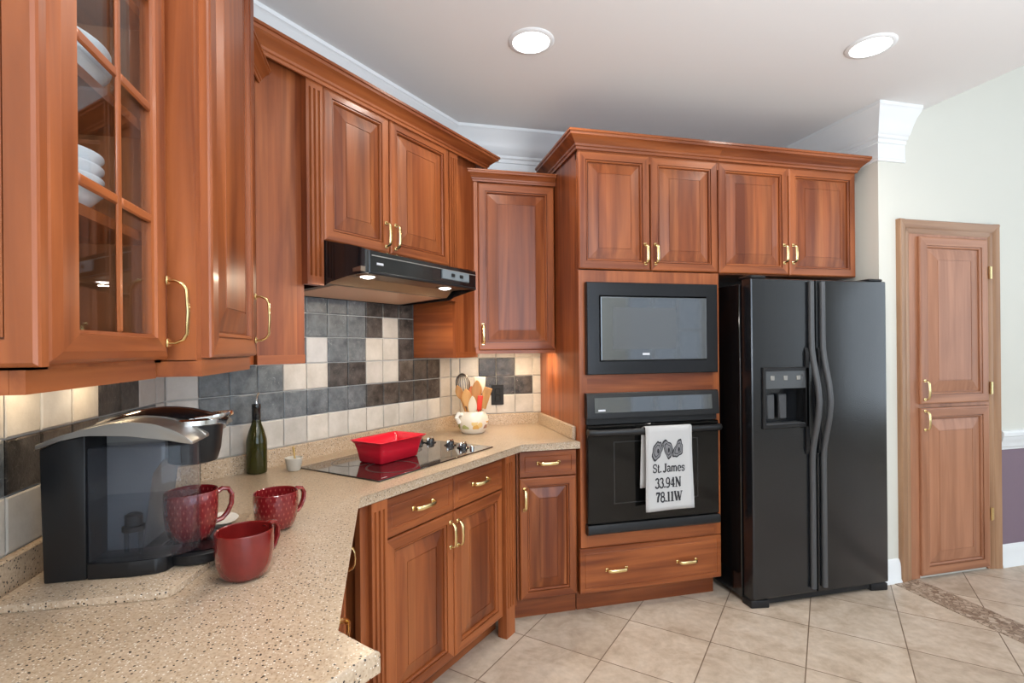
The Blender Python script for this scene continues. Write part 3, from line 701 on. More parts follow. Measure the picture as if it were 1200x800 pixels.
# ------------------------------------------------------------------ wall oven
T = Thing('wall_oven', 'black built in wall oven below the microwave', 'oven', 'B', (1.44, TY, .44))
ox0, ox1 = 1.040, 1.836
T.part('control_panel', MB().prism_x([(TY+.002, 1.062), (TY-.040, 1.062), (TY-.034, 1.182), (TY-.024, 1.196), (TY+.002, 1.196)], ox0, ox1), BLACKS)
T.part('control_glass', MB().prism_x([(TY-.038, 1.092), (TY-.0405, 1.092), (TY-.0362, 1.172), (TY-.033, 1.172)], 1.082, 1.790), MICG)
T.part('badge', MB().prism_x([(TY-.040, 1.100), (TY-.0418, 1.100), (TY-.0412, 1.110), (TY-.038, 1.110)], 1.102, 1.142), BADGE, label='small pale badge')
T.part('vent_strip', MB().box(ox0+.004, ox1-.004, TY-.018, TY, 1.028, 1.062), BLACKM)
dr = T.part('oven_door', MB().box(ox0, ox1, TY-.034, TY-.004, .498, 1.026, .006), OVENG)
win = MB(); win.rings(1.19, 1.70, .60, .935, TY-.034, [(0, 0), (0, -.001), (.006, -.0012), (.006, -.0004)], cap=False, mi_h=0)
T.part('window_border', win, plain('oven_border_print', (.016, .016, .017), .2), dr, smooth=False, label='faint grey window border')
hd = MB()
hd.tube([(ox0+.004, TY-.034, .990), (ox0+.006, TY-.058, .990), (ox0+.04, TY-.072, .990), (1.438, TY-.080, .990), (ox1-.04, TY-.072, .990), (ox1-.006, TY-.058, .990), (ox1-.004, TY-.034, .990)], .018, 12, ry=.010, side=(0, 0, 1))
T.part('door_handle', hd, BLACKS, dr)
T.part('bottom_trim', MB().prism_x([(TY+.002, .442), (TY-.030, .442), (TY-.042, .450), (TY-.042, .482), (TY-.036, .494), (TY+.002, .496)], ox0, ox1), BLACKS)

# towel over the handle
T = Thing('dish_towel', 'off white dish towel with three oysters printed on it hanging from the oven handle', 'towel', 'B', (1.48, TY-.09, .56))
nx, nz = 12, 22; front_y = TY-.094
def towel_y(u, v): return front_y - .004*sin(u*7+.6)*(v) - .003*sin(v*5+u*3)
vs = []; fs = []
path = []
for j in range(nz+1):                       # up the front
    v = 1-j/nz; path.append((None, .566+(1.0-.566)*j/nz, v))
cols = []
for i in range(nx+1):
    u = i/nx; line = []
    for j in range(nz+1):
        v = 1-j/nz; z = .560+(1.006-.560)*j/nz
        line.append((1.347+.276*u+.010*v*(u-.1), towel_y(u, v), z+.006*u*v))
    for t in range(1, 6):                   # over the bar
        an = pi*t/6; line.append((1.347+.276*u, TY-.080-.0145*cos(an), 1.006+.010*sin(an)))
    for j in range(10):                     # down the back
        line.append((1.341+.276*u-.012*j/9, TY-.062+.006*sin(u*5), 1.006-.036*j))
    cols.append(line)
m = len(cols[0]); b = MB()
vs = [p for l in cols for p in l]
fs = [(i*m+j, (i+1)*m+j, (i+1)*m+j+1, i*m+j+1) for i in range(nx) for j in range(m-1)]
b.add(vs, fs)
cl = T.part('cloth', b, FABW, fix=False, ang=80)
sol = cl.modifiers.new('thickness', 'SOLIDIFY'); sol.thickness = .0025; sol.offset = 0
def arc(cx, cz, rx, rz, a0, a1, n=14): return [(cx+rx*cos(radians(a0+(a1-a0)*q/n)), cz+rz*sin(radians(a0+(a1-a0)*q/n))) for q in range(n+1)]
TK, TN = .15, .06                                   # thick and thin strokes, for a cap height of 1
GL = {                                               # width, strokes (points, stroke width)
 'S': (.62, [(arc(.31, .74, .22, .22, 20, 250)+arc(.31, .27, .23, .24, 80, -160), .11), ([(.53, .66), (.53, .98)], TN), ([(.08, .02), (.08, .34)], TN)]),
 't': (.40, [([(.18, .92), (.18, .14)]+arc(.28, .14, .10, .12, 180, 320, 6), .13), ([(.02, .66), (.36, .66)], TN)]),
 '.': (.24, [([(.12, 0), (.12, .15)], .16)]),
 ' ': (.22, []),
 'J': (.56, [([(.36, .98), (.36, .22)]+arc(.20, .20, .16, .18, 0, -170, 8), TK), ([(.18, .97), (.54, .97)], TN)]),
 'a': (.56, [(arc(.25, .48, .17, .18, 160, 0, 8)+[(.42, .10), (.54, .03)], .12), (arc(.23, .20, .17, .18, 70, 340, 12), .10)]),
 'm': (.92, [([(.14, .66), (.14, .03)], .13), (arc(.30, .44, .15, .20, 180, 0, 8)+[(.45, .03)], .12), (arc(.61, .44, .15, .20, 180, 0, 8)+[(.76, .03)], .12), ([(.02, .03), (.26, .03)], TN), ([(.34, .03), (.56, .03)], TN), ([(.65, .03), (.88, .03)], TN), ([(.02, .65), (.16, .65)], TN)]),
 'e': (.54, [(arc(.27, .34, .20, .31, 0, 320, 18), .11), ([(.08, .36), (.47, .36)], TN)]),
 's': (.48, [(arc(.24, .50, .15, .15, 20, 250, 9)+arc(.24, .19, .16, .17, 80, -160, 9), .095), ([(.40, .46), (.40, .66)], TN), ([(.07, .02), (.07, .22)], TN)]),
 '3': (.60, [(arc(.27, .74, .20, .22, 165, -80, 12), .11), (arc(.27, .28, .24, .27, 80, -165, 12), .12)]),
 '9': (.62, [(arc(.31, .66, .22, .30, 0, 360, 18), .10), ([(.53, .66), (.50, .30)]+arc(.28, .24, .22, .22, 10, -140, 8), .12)]),
 '4': (.64, [([(.42, .98), (.42, .03)], TK), ([(.40, .96), (.04, .30)], TN), ([(.04, .28), (.62, .28)], .09), ([(.28, .03), (.58, .03)], TN)]),
 'N': (.82, [([(.16, .98), (.16, .03)], TN+.02), ([(.14, .96), (.66, .03)], TK), ([(.66, .98), (.66, .03)], TN+.02), ([(.02, .97), (.22, .97)], TN), ([(.03, .03), (.29, .03)], TN), ([(.53, .97), (.79, .97)], TN)]),
 '7': (.58, [([(.06, .92), (.54, .92)], .14), ([(.52, .92), (.30, .50), (.24, .02)], TK), ([(.06, .98), (.06, .70)], TN)]),
 '8': (.62, [(arc(.31, .74, .19, .22, 0, 360, 16), .11), (arc(.31, .27, .23, .26, 0, 360, 16), .12)]),
 '1': (.46, [([(.24, .98), (.24, .03)], TK), ([(.06, .86), (.24, .96)], TN), ([(.04, .03), (.44, .03)], TN)]),
 'W': (1.08, [([(.12, .97), (.34, .03)], TK), ([(.34, .03), (.54, .80)], TN), ([(.50, .97), (.72, .03)], TK), ([(.72, .03), (.94, .97)], TN), ([(.0, .97), (.28, .97)], TN), ([(.82, .97), (1.06, .97)], TN)]),
}
def put_text(body, x0, x1, z0, h):
    wid = sum(GL[c][0] for c in body); k = (x1-x0)/wid; b = MB(); cx = 0
    def on(gx, gz):
        x = x0+gx*k; z = z0+gz*h; u = (x-1.347)/.276; v = 1-(z-.560)/(1.006-.560); return (x, towel_y(u, v)-.0026, z)
    for c in body:
        w, strokes = GL[c]
        for pts, sw in strokes:
            n = len(pts); vs_ = []
            for q, (px, pz) in enumerate(pts):
                ax, az = pts[max(q-1, 0)]; bx, bz = pts[min(q+1, n-1)]
                dx, dz = (bx-ax)*k, (bz-az)*h; l = hypot(dx, dz) or 1; nx_, nz_ = -dz/l*sw*h*.66/k, dx/l*sw*h*.66/h
                vs_ += [on(cx+px+nx_, pz+nz_), on(cx+px-nx_, pz-nz_)]
            b.add(vs_, [(2*q, 2*q+1, 2*q+3, 2*q+2) for q in range(n-1)])
        cx += w
    T.part('lettering', b, INK, cl, smooth=False, fix=False)
put_text('St. James', 1.385, 1.580, .768, .046)
put_text('33.94N', 1.400, 1.558, .684, .054)
put_text('78.11W', 1.404, 1.564, .608, .054)
# three printed oysters: lobed outlines with an inner shell and a dark muscle scar
def oyster(cx, cz, w, h, ph, flip):
    b = MB()
    for (k, mi, dy) in ((1, 0, .0026), (.82, 1, .0030), (.62, 0, .0034), (.52, 1, .0038)):
        pts = []
        for q in range(28):
            a = 2*pi*q/28; r = 1+.10*sin(3*a+ph)+.06*sin(7*a+2*ph); tap = 1-.28*sin(a)*flip
            x = cx+w*k*r*cos(a)*tap+.012*sin(a)*flip*k; z = cz+h*k*r*sin(a)
            u = (x-1.347)/.276; v = 1-(z-.560)/(1.006-.560); pts.append((x, towel_y(u, v)-dy, z))
        b.add(pts, [tuple(range(28))], mi)
    pts = []
    for q in range(12):
        a = 2*pi*q/12; x = cx+.004+w*.22*cos(a); z = cz-.004+h*.26*sin(a); u = (x-1.347)/.276; v = 1-(z-.560)/(1.006-.560); pts.append((x, towel_y(u, v)-.0042, z))
    b.add(pts, [tuple(range(12))], 0)
    T.part('oyster_print', b, [INK, INK2], cl, smooth=False, fix=False)
oyster(1.413, .888, .030, .052, .3, 1); oyster(1.478, .890, .028, .052, 1.4, -1); oyster(1.540, .890, .028, .050, 2.6, 1)

# ------------------------------------------------------------------ fridge
FY = 2.45
T = Thing('refrigerator', 'tall black side by side refrigerator with an ice dispenser', 'refrigerator', 'B', (2.40, FY, 0))
fx0, fx1, fsp = 1.945, 2.868, 2.368
T.part('body', MB().box(fx0-.008, fx1-.02, FY+.085, 3.25, .03, 1.79, .004), BLACKG)
def fdoor(x0, x1, hole=None):
    b = MB()
    if not hole: b.box(x0, x1, FY, FY+.075, .048, 1.812, .010, seg=3)
    else:
        hx0, hx1, hz0, hz1 = hole
        # door front built round the dispenser opening
        b.box(x0, x1, FY, FY+.075, hz1, 1.812, .010, seg=3); b.box(x0, x1, FY, FY+.075, .048, hz0, .010, seg=3)
        b.box(x0, hx0, FY, FY+.075, hz0-.012, hz1+.012, 0); b.box(hx1, x1, FY, FY+.075, hz0-.012, hz1+.012, 0)
        b.box(hx0, hx1, FY+.07, FY+.075, hz0, hz1, 0)
    return b
hole = (2.030, 2.296, .998, 1.310)
bd = MB(); e = .009
# left door as a bevelled ring around the dispenser hole
outer = [(0, .075), (0, e), (e*.3, e*.3), (e, 0)]
def door_with_hole(x0, x1, z0, z1, h, y):
    b = MB(); b.rings(x0, x1, z0, z1, y, outer, cap=False, mi_h=0)
    o = len(b.v)
    a = [(x0+e, z0+e), (x1-e, z0+e), (x1-e, z1-e), (x0+e, z1-e)]; i = [(h[0], h[2]), (h[1], h[2]), (h[1], h[3]), (h[0], h[3])]
    b.add([(x, y, z) for x, z in a+i] + [(x, y+.07, z) for x, z in i], [(k, (k+1) % 4, 4+(k+1) % 4, 4+k) for k in range(4)] + [(4+k, 4+(k+1) % 4, 8+(k+1) % 4, 8+k) for k in range(4)] + [(8, 9, 10, 11)])
    b.f.append((0, 3, 2, 1)); b.m.append(0)
    return b
ld = T.part('freezer_door', door_with_hole(fx0, fsp-.004, .048, 1.812, hole, FY), FRID, smooth=True, ang=25, fix=False)
rd = T.part('fridge_door', MB().box(fsp+.004, fx1, FY, FY+.075, .048, 1.812, .009, seg=2), FRID)
T.part('base_grille', MB().box(fx0+.06, fx1-.06, FY+.02, FY+.06, .014, .044), BLACKM)
for x in (fx0+.05, fx1-.06):
    T.part('foot', MB().prism([(x-.055, FY+.012), (x+.05, FY-.004), (x+.06, FY+.06), (x-.055, FY+.09)], 0.001, .044, bev=.006), BLACKM)
T.part('hinge_cover', MB().box(fx0+.01, fx0+.11, FY+.01, FY+.12, 1.812, 1.832, .006), BLACKS)
T.part('hinge_cover', MB().box(fx1-.11, fx1-.01, FY+.01, FY+.12, 1.812, 1.828, .006), BLACKS)
for sgn, x, par in ((-1, 2.330, ld), (1, 2.405, rd)):
    pts = []; zz = [.078, .30, .60, .80, .86, .92, .98, 1.04, 1.13, 1.22, 1.29, 1.36, 1.42, 1.48, 1.60, 1.80]
    for z in zz:
        t = max(0, 1-abs(z-1.13)/.33); bow = t*t*(3-2*t)
        pts.append((x, FY-.010-.052*bow, z))
    T.part('handle', MB().tube(pts, .017, 14, ry=.015, side=(1, 0, 0)), DGREY, par)
    T.part('handle_recess', MB().prism_x([(FY-.002, .83), (FY-.002, 1.43), (FY-.012, 1.40), (FY-.012, .86)], x-.040 if sgn < 0 else x-.03, x-.018 if sgn < 0 else x-.016), BLACKM, par)
ds = MB().rings(2.010, 2.312, .985, 1.322, FY-.012, [(0, .012), (0, .004), (.004, 0), (.018, 0), (.022, .010), (.022, .02)], cap=False, mi_h=0)
dp = T.part('dispenser_frame', ds, BLACKS, ld, smooth=False)
T.part('dispenser_panel', MB().prism_x([(FY-.006, 1.205), (FY-.012, 1.205), (FY-.010, 1.300), (FY-.004, 1.300)], 2.030, 2.294), plain('dispenser_panel_grey', (.10, .105, .11), .3, .2), dp) if False else T.part('dispenser_panel', MB().prism_x([(FY+.06, 1.205), (FY-.010, 1.205), (FY-.006, 1.308), (FY+.06, 1.308)], 2.030, 2.296), plain('dispenser_panel_grey', (.075, .08, .085), .28, .2), ld)
for x in (2.075, 2.155):
    T.part('lever', MB().box(x-.006, x+.044, FY+.030, FY+.045, 1.03, 1.17, .006), DGREY, ld)
T.part('drip_tray', MB().box(2.034, 2.292, FY-.004, FY+.066, .999, 1.010), DGREY, ld)
for k in range(3):
    T.part('button', MB().box(2.060+k*.085, 2.085+k*.085, FY-.0115, FY-.006, 1.25, 1.275, .002), SILVER, ld)

# ------------------------------------------------------------------ hood cabinet on the diagonal wall
KB = 2.44/R2; KG = 2.49/R2; WD = KD/R2
T = Thing('wall_cabinet', 'cherry cabinet with two doors and fluted columns above the range hood', 'cabinet', 'D', (1.81, KB, 1.39), 'wall cabinets')
T.part('body', MB().box(1.345, 2.280, KB+.024, WD-.008, 1.90, 2.53), WV)
T.part('left_filler_panel', MB().box(1.130, 1.330, KG, KG+.02, 1.390, 2.535), WS)
T.part('left_gable', MB().box(1.311, 1.330, KG+.02, WD-.008, 1.390, 2.53), WV)
T.part('right_gable', MB().box(2.304, 2.322, KG+.02, WD-.008, 1.390, 2.53), WY)
T.part('right_filler_panel', MB().box(2.304, 2.512, KG, KG+.02, 1.390, 2.535), WV)
T.part('filler_rail', MB().box(1.130, 1.331, KG-.002, KG, 1.390, 1.424), WH)
T.part('filler_rail', MB().box(2.303, 2.512, KG-.002, KG, 1.390, 1.424), WH)
T.part('underside', MB().box(1.335, 2.30, KB+.03, WD-.01, 1.885, 1.90), WH)
flute(T, 1.320, 1.398, KB, 1.700, 2.53, KG-KB, 1.735, 2.475)
flute(T, 2.217, 2.290, KB, 1.700, 2.53, KG-KB, 1.735, 2.475)
T.part('top_rail', MB().box(1.398, 2.217, KB+.004, KB+.024, 2.50, 2.535), WH)
door(T, 1.403, 1.768, 1.884, 2.514, KB, (1.744, 1.966, 'z'), .108)
door(T, 1.774, 2.213, 1.886, 2.514, KB, (1.804, 1.966, 'z'), .108) if False else door(T, 1.774, 2.213, 1.884, 2.514, KB, (1.806, 1.966, 'z'), .108)
cr = [(-o, h*.9) for o, h in CROWN_W]
T.part('crown', MB().sweep(cr, [(.98, KG-.01), (2.535, KG-.01), (2.535, WD-.02)] if False else [(1.00, KB-.002), (2.560, KB-.002), (2.560, KB+.13)], right=False, z=2.50), WH, ang=25)

# range hood
T = Thing('range_hood', 'black under cabinet range hood with two lit lamps above the cooktop', 'range hood', 'D', (1.82, KB, 1.70))
yf, yb = 2.17/R2, WD-.010
L0, L1 = 1.405, 2.292
plan = [(1.402, KB+.005, 1.884, 1.700), (1.406, KB-.03, 1.874, 1.715), (1.420, yf+.07, 1.856, 1.734), (1.438, yf+.022, 1.843, 1.741), (1.462, yf, 1.832, 1.744), (2.180, yf, 1.832, 1.744), (2.200, yf+.02, 1.842, 1.741), (2.208, yf+.07, 1.856, 1.734), (2.213, KB-.03, 1.874, 1.715), (2.215, KB+.005, 1.884, 1.700)]
b = MB(); n = len(plan)
b.add([(p[0], p[1], p[2]) for p in plan] + [(p[0], p[1], p[3]) for p in plan], [(i, i+1, n+i+1, n+i) for i in range(n-1)] + [tuple(range(n))])
b.add([(1.402, KB+.005, 1.884), (1.402, KB+.005, 1.700), (1.402, yb, 1.688), (1.402, yb, 1.884)], [(0, 1, 2, 3)])
b.add([(2.215, KB+.005, 1.884), (2.215, KB+.005, 1.700), (2.215, yb, 1.688), (2.215, yb, 1.884)], [(0, 1, 2, 3)])
b.add([(1.402, KB+.005, 1.884), (2.215, KB+.005, 1.884), (2.215, yb, 1.884), (1.402, yb, 1.884)], [(0, 1, 2, 3)])
b.add([(1.402, yb, 1.884), (2.215, yb, 1.884), (2.215, yb, 1.69), (1.402, yb, 1.69)], [(0, 1, 2, 3)])
bo = T.part('shell', b, BLACKG, fix=False, ang=40)
zl = 1.748
T.part('underside', MB().prism_x([(yf+.012, zl), (yf+.16, zl), (yf+.20, 1.712), (yb-.003, 1.692), (yb-.003, 1.72), (yf+.2, 1.74), (yf+.012, zl+.02)], 1.425, 2.195), HOODU)
T.part('filter', MB().prism_x([(yf+.215, 1.7095), (yb-.02, 1.691), (yb-.02, 1.6905), (yf+.215, 1.7098)], 1.47, 2.16), plain('filter_with_wood_reflection', (.68, .46, .32), .45, .3))  # metal filter; the wood it reflects is painted in as a copper tone
T.part('front_lip', MB().box(1.462, 2.180, yf-.004, yf+.012, 1.740, 1.752, .003), BLACKS)
T.part('trim_line', MB().box(1.47, 2.175, yf-.003, yf+.001, 1.812, 1.816), SILVER)
T.part('control_plate', MB().box(1.880, 2.105, yf-.005, yf, 1.768, 1.812, .012, seg=3) if False else MB().prism_x([(yf-.006, 1.772), (yf-.006, 1.812), (yf, 1.815), (yf, 1.769)], 1.905, 2.115), PANELG)
for a in (1.985, 2.050):
    T.part('switch', MB().box(a-.014, a+.014, yf-.010, yf-.005, 1.784, 1.800, .003), BLACKM)
T.part('badge', MB().box(1.497, 1.533, yf-.002, yf+.001, 1.779, 1.788), BADGE, label='small pale badge')
HL = [(1.535, 2.30/R2), (2.045, 2.30/R2)]
for (a, d) in HL:
    T.part('lamp_ring', MB().lathe([(.030, -.001), (.032, -.006), (.044, -.005), (.046, 0), (.030, 0)], (a, d, zl), 28, cap=False), HOODU)
    T.part('lamp_lens', MB().lathe([(.030, -.001), (.028, -.008), (.012, -.013), (0, -.014)], (a, d, zl), 28), LAMP)
    x, y = fpt('D', a, d); area('hood_lamp_light', (x, y, zl-.022), (0, 0, 0), .05, .05, 2.8, (1, .84, .62), 'DISK')

# ------------------------------------------------------------------ back wall cabinet
BUY = 3.0
T = Thing('wall_cabinet', 'cherry single door cabinet on the back wall between the hood cabinet and the oven tower', 'cabinet', 'B', (.77, BUY, 1.41), 'wall cabinets')
T.part('body', MB().box(.520, 1.011, BUY+.022, YB-.008, 1.445, 2.43), WV)
T.part('light_rail', MB().box(.512, 1.011, BUY+.010, BUY+.03, 1.410, 1.447), WH)
T.part('left_stile', MB().box(.512, .536, BUY+.004, BUY+.03, 1.447, 2.43), WV)
door(T, .537, 1.006, 1.430, 2.412, BUY, (.562, 1.525, 'z'), .11, 1.05)
T.part('crown', MB().sweep([(-o*.62, h*.72) for o, h in CROWN_W], [(.508, YB-.12), (.508, BUY+.002), (1.012, BUY+.002)], right=False, z=2.418), WH, ang=25)

# ------------------------------------------------------------------ left wall cabinets
# glass door cabinet (its end panel faces the camera)
GX = .422
T = Thing('glass_cabinet', 'cherry wall cabinet with a glass door full of white dishes, nearest on the left', 'cabinet', 'L', (1.0, GX, 1.39))
g0, g1 = .806, 1.203
zt2 = 2.75
T.part('back_panel', MB().box(g0, g1, .765, .777, 1.42, zt2), WI)
T.part('end_wall', MB().box(g0, g0+.018, GX+.022, .765, 1.42, zt2), WI)
T.part('inner_wall', MB().box(g1-.018, g1, GX+.022, .765, 1.42, zt2), WI)
T.part('floor_board', MB().box(g0, g1, GX+.022, .765, 1.42, 1.438), WY)
T.part('top_board', MB().box(g0, g1, GX+.022, .765, zt2-.02, zt2), WY)
T.part('face_frame', MB().box(g0, g0+.03, GX+.021, GX+.04, 1.42, zt2).box(g1-.03, g1, GX+.021, GX+.04, 1.42, zt2).box(g0, g1, GX+.021, GX+.04, 1.42, 1.45), WV)
SHZ = (1.672, 1.885, 2.10)
for z in SHZ: T.part('shelf', MB().box(g0+.019, g1-.019, GX+.030, .764, z-.018, z), WH)
T.part('light_rail', MB().box(g0, g1, GX+.030, GX+.048, 1.388, 1.421).box(g0, g0+.018, GX+.0485, .772, 1.388, 1.421), WH)
x0, x1, z0, z1 = .803, 1.200, 1.426, zt2
GF = [(0, .022), (0, .012), (.004, .007), (.010, .004), (.024, .001), (.028, 0), (.066, 0), (.070, .004), (.077, .006)]
b = MB(); b.rings(x0, x1, z0, z1, GX, GF, cap=False)
b.rings(x0, x1, z0, z1, GX, [(0, .022), (.077, .022), (.077, .006)], cap=False)
b.v = [(v[0], v[1], z0+(v[2]-z0)*.64 if v[2] < z0+.09 else v[2]) for v in b.v]   # narrower bottom rail
dr = T.part('glass_door', b, [WV, WH], smooth=False, fix=False)
T.part('glass_pane', MB().box(x0+.076, x1-.076, GX+.012, GX+.015, z0+.048, z1-.076), PANE, dr)
mu = MB(); xc = (x0+x1)/2
mu.box(xc-.007, xc+.007, GX+.004, GX+.011, z0+.049, z1-.077, .003)
T.part('upright_bar', mu, WV, dr)
for z in (1.695, 1.905, 2.115, 2.325, 2.535):
    T.part('cross_bar', MB().box(x0+.077, xc-.007, GX+.004, GX+.011, z-.009, z+.009, .003).box(xc+.007, x1-.077, GX+.004, GX+.011, z-.009, z+.009, .003), WH, dr)
T.part('handle', pull(MB(), x1-.022, 1.522, GX, .125, 'z', .036), BRASS, dr, label='brass bow handle')
# end panel, applied door, facing the camera
E0, E1, EY = -.775, -.425, .782
b = MB().rings(E0, E1, 1.424, zt2, EY, scaled(FRAME, .82), cap=False); b.f.append((0, 3, 2, 1)); b.m.append(0)
def to_world_part(T, name, mb, mats, parent=None, **kw):
    # geometry given in world (back-wall) axes, attached to a thing in another frame
    mw = T.o.matrix_basis if False else Matrix.Translation(T.o.location) @ Euler(T.o.rotation_euler).to_matrix().to_4x4()
    inv = mw.inverted(); mb.v = [tuple(inv @ Vector(v)) for v in mb.v]
    return mb.build(name, mats, parent or T.o, (0, 0, 0), **kw)
ep = to_world_part(T, 'end_panel', b, [WV, WV], smooth=False, fix=False)
p = MB().rings(E0, E1, 1.424, zt2, EY, scaled(PANEL, .82)); to_world_part(T, 'raised_panel', p, [WS, WS], ep, smooth=False, fix=False)

# deeper cabinet beside it
BX = .357
T = Thing('wall_cabinet', 'deep cherry cabinet with a narrow door jutting out beside the glass cabinet', 'cabinet', 'L', (1.43, BX, 1.39), 'wall cabinets')
b0, b1 = 1.207, 1.655
T.part('body', MB().box(b0, b1, BX+.022, .777, 1.422, zt2), WV)
T.part('light_rail', MB().box(b0, b1-.05, BX+.012, BX+.03, 1.390, 1.424).box(b0, b0+.018, BX+.03, .77, 1.390, 1.424), WH)
door(T, 1.238, 1.640, 1.428, zt2, BX, (1.618, 1.534, 'z'), .125, 1.0, proj=.036)
# corner cabinet behind it with its low crown dying into the hood cabinet's panel
T = Thing('wall_cabinet', 'cherry corner cabinet mostly hidden behind the deep cabinet, its crown showing at the top', 'cabinet', 'L', (1.85, .46, 1.39), 'wall cabinets')
T.part('body', MB().prism([(1.660, .457), (2.045, .457), (2.16, .600), (2.14, .775), (1.660, .775)], 1.392, 2.42), WV)
T.part('crown', MB().sweep([(-o*.66, h*.62) for o, h in CROWN_W], [(1.662, .436), (2.062, .436)], right=False, z=2.415), WH, ang=25)

# warm lamps hidden behind the light rails under the cabinets
for x, y, z, e in ((-.70, 1.345, 1.408, .5), (-.70, 1.60, 1.408, .45), (.62, 3.11, 1.432, 1.7), (.90, 3.10, 1.432, 2.1)):
    area('under_cabinet_lamp', (x, y, z), (0, 0, 0), .05, .05, e, (1, .78, .50), 'DISK')

# ------------------------------------------------------------------ dishes in the glass cabinet
def plate_mb(r, h):
    return MB().lathe([(0, 0), (r*.55, 0), (r*.60, .002), (r*.8, h*.45), (r, h), (r*1.005, h+.003), (r*.98, h+.0035), (r*.78, h*.45+.004), (r*.56, .005), (0, .005)], (0, 0, 0), 40)
for k in range(2):
    lab = ('lower', 'upper')[k]+' wide white plate of the pair on the high shelf in the glass cabinet'
    single('plate', lab, 'plate', plate_mb(.120, .040), PLATE, (-.572, 1.010, SHZ[1]+.001+k*.026), group='white dishes in the glass cabinet')
for k in range(4):
    lab = ('bottom', 'second', 'third', 'top')[k]+' white bowl, counting up the stack on the low shelf in the glass cabinet'
    single('bowl', lab, 'bowl', plate_mb(.088, .034), PLATE, (-.540, .990, SHZ[0]+.001+k*.019), group='white dishes in the glass cabinet')

# ------------------------------------------------------------------ things on the counter
# stone slab under the coffee maker
SZ = .955
single('stone_slab', 'loose speckled stone slab lying on the counter under the coffee maker', 'slab',
       MB().prism([(-.745, 1.212), (-.450, 1.196), (-.434, 1.200), (-.424, 1.215), (-.397, 1.34), (-.394, 1.37), (-.390, 1.71), (-.745, 1.72)], 0.0005, SZ-CT, bev=.0015, top_only=True), GRAN, (0, 0, CT), ang=30)

T = Thing('coffee_maker', 'black and silver single cup coffee maker with a clear water tank on the stone slab', 'coffee maker', 'B', (-.56, 1.42, SZ+.0005))
z0 = SZ+.0005
def arch(x): # top line of the machine seen from the side
    t = (x+.70)/.33; return 1.245+.052*sin(min(1, max(0, t))*pi*.72)
# rear housing column
pr = [(-.700, z0), (-.622, z0), (-.622, 1.264), (-.664, 1.255), (-.706, 1.239)]
def prism_y(poly, y0, y1, bev=0):
    bm = bmesh.new(); a = [bm.verts.new((p[0], y0, p[1])) for p in poly]; c = [bm.verts.new((p[0], y1, p[1])) for p in poly]; n = len(poly)
    bm.faces.new(a); bm.faces.new(c[::-1])
    for i in range(n): bm.faces.new((a[i], c[i], c[(i+1) % n], a[(i+1) % n]))
    if bev: bmesh.ops.bevel(bm, geom=bm.edges[:], offset=bev, segments=2, affect='EDGES', profile=.5)
    return MB().bm(bm)
T.part('rear_housing', prism_y(pr, 1.297, 1.545, .004), BLACKS)
T.part('body_core', prism_y([(-.62, z0+.03), (-.545, z0+.03), (-.530, 1.16), (-.50, 1.19), (-.50, 1.245), (-.62, 1.260)], 1.378, 1.535, .004), plain('mid_grey_plastic', (.19, .188, .182), .4))
# base of the tank and drip tray
T.part('tank_base', MB().prism([(-.621, 1.297), (-.54, 1.289), (-.490, 1.293), (-.472, 1.305), (-.466, 1.33), (-.466, 1.378), (-.621, 1.378)], z0, z0+.034, bev=.003), BLACKS)
T.part('plinth', MB().prism([(-.62, 1.379), (-.40, 1.379), (-.40, 1.535), (-.62, 1.535)], z0, z0+.026, bev=.002), BLACKS)
tr = T.part('drip_tray', MB().lathe([(.080, 0), (.088, .004), (.090, .024), (.086, .028), (.080, .029), (.078, .025), (0, .025)], (-.432, 1.410, z0), 40, sx=1.0, sy=1.06), BLACKS)
T.part('drip_grille', MB().lathe([(.072, .026), (.072, .0285), (.060, .029), (0, .029)], (-.432, 1.410, z0), 40, sy=1.06), BLACKG, tr)
# clear tank
ys0, ys1 = 1.294, 1.374
def tank_poly(g=0): 
    return [(-.619+g, ys1-g), (-.619+g, ys0+.004+g), (-.56, ys0-.006+g), (-.48, ys0-.006+g), (-.440-g*.3, ys0+.004+g), (-.424-g, ys0+.026), (-.420-g, ys0+.05), (-.424-g, ys1-g)]
T.part('water_tank', MB().prism(tank_poly(), z0+.036, 1.2355, bev=.003), TANK)
T.part('water', MB().prism(tank_poly(.004), z0+.042, 1.118), WATER)
fl = T.part('tank_filter', MB().lathe([(.022, 0), (.022, .010), (.017, .012), (.017, .034), (.010, .038), (0, .038)], (-.548, 1.334, 1.044), 20), BLACKM)
T.part('filter_leg', MB().tube([(-.562, 1.334, z0+.042), (-.562, 1.334, 1.044)], .005, 8).tube([(-.534, 1.334, z0+.042), (-.534, 1.334, 1.044)], .005, 8), TANK, fl)
# silver lid over tank, and the brew head
def interp(tab, x):
    for (x0_, z0_), (x1_, z1_) in zip(tab, tab[1:]):
        if x <= x1_: t = (x-x0_)/(x1_-x0_); return z0_+(z1_-z0_)*t
    return tab[-1][1]
UP = [(-.708, 1.2495), (-.665, 1.267), (-.620, 1.279), (-.575, 1.288), (-.540, 1.291), (-.500, 1.287), (-.465, 1.277), (-.435, 1.260), (-.414, 1.243)]
LO = [(-.708, 1.240), (-.665, 1.256), (-.620, 1.265), (-.540, 1.261), (-.465, 1.248), (-.414, 1.236)]
xs_ = [-.708+.294*i/18 for i in range(19)]
T.part('tank_lid', prism_y([(x, interp(UP, x)) for x in xs_]+[(x, interp(LO, x)) for x in xs_[::-1]], 1.288, 1.378, .002), SILVER)
T.part('top_shell', prism_y([(x, interp(UP, x)+.003) for x in xs_]+[(x, interp(LO, x)) for x in xs_[::-1]], 1.379, 1.545, .003), SILVER)
hx, hy = -.462, 1.442
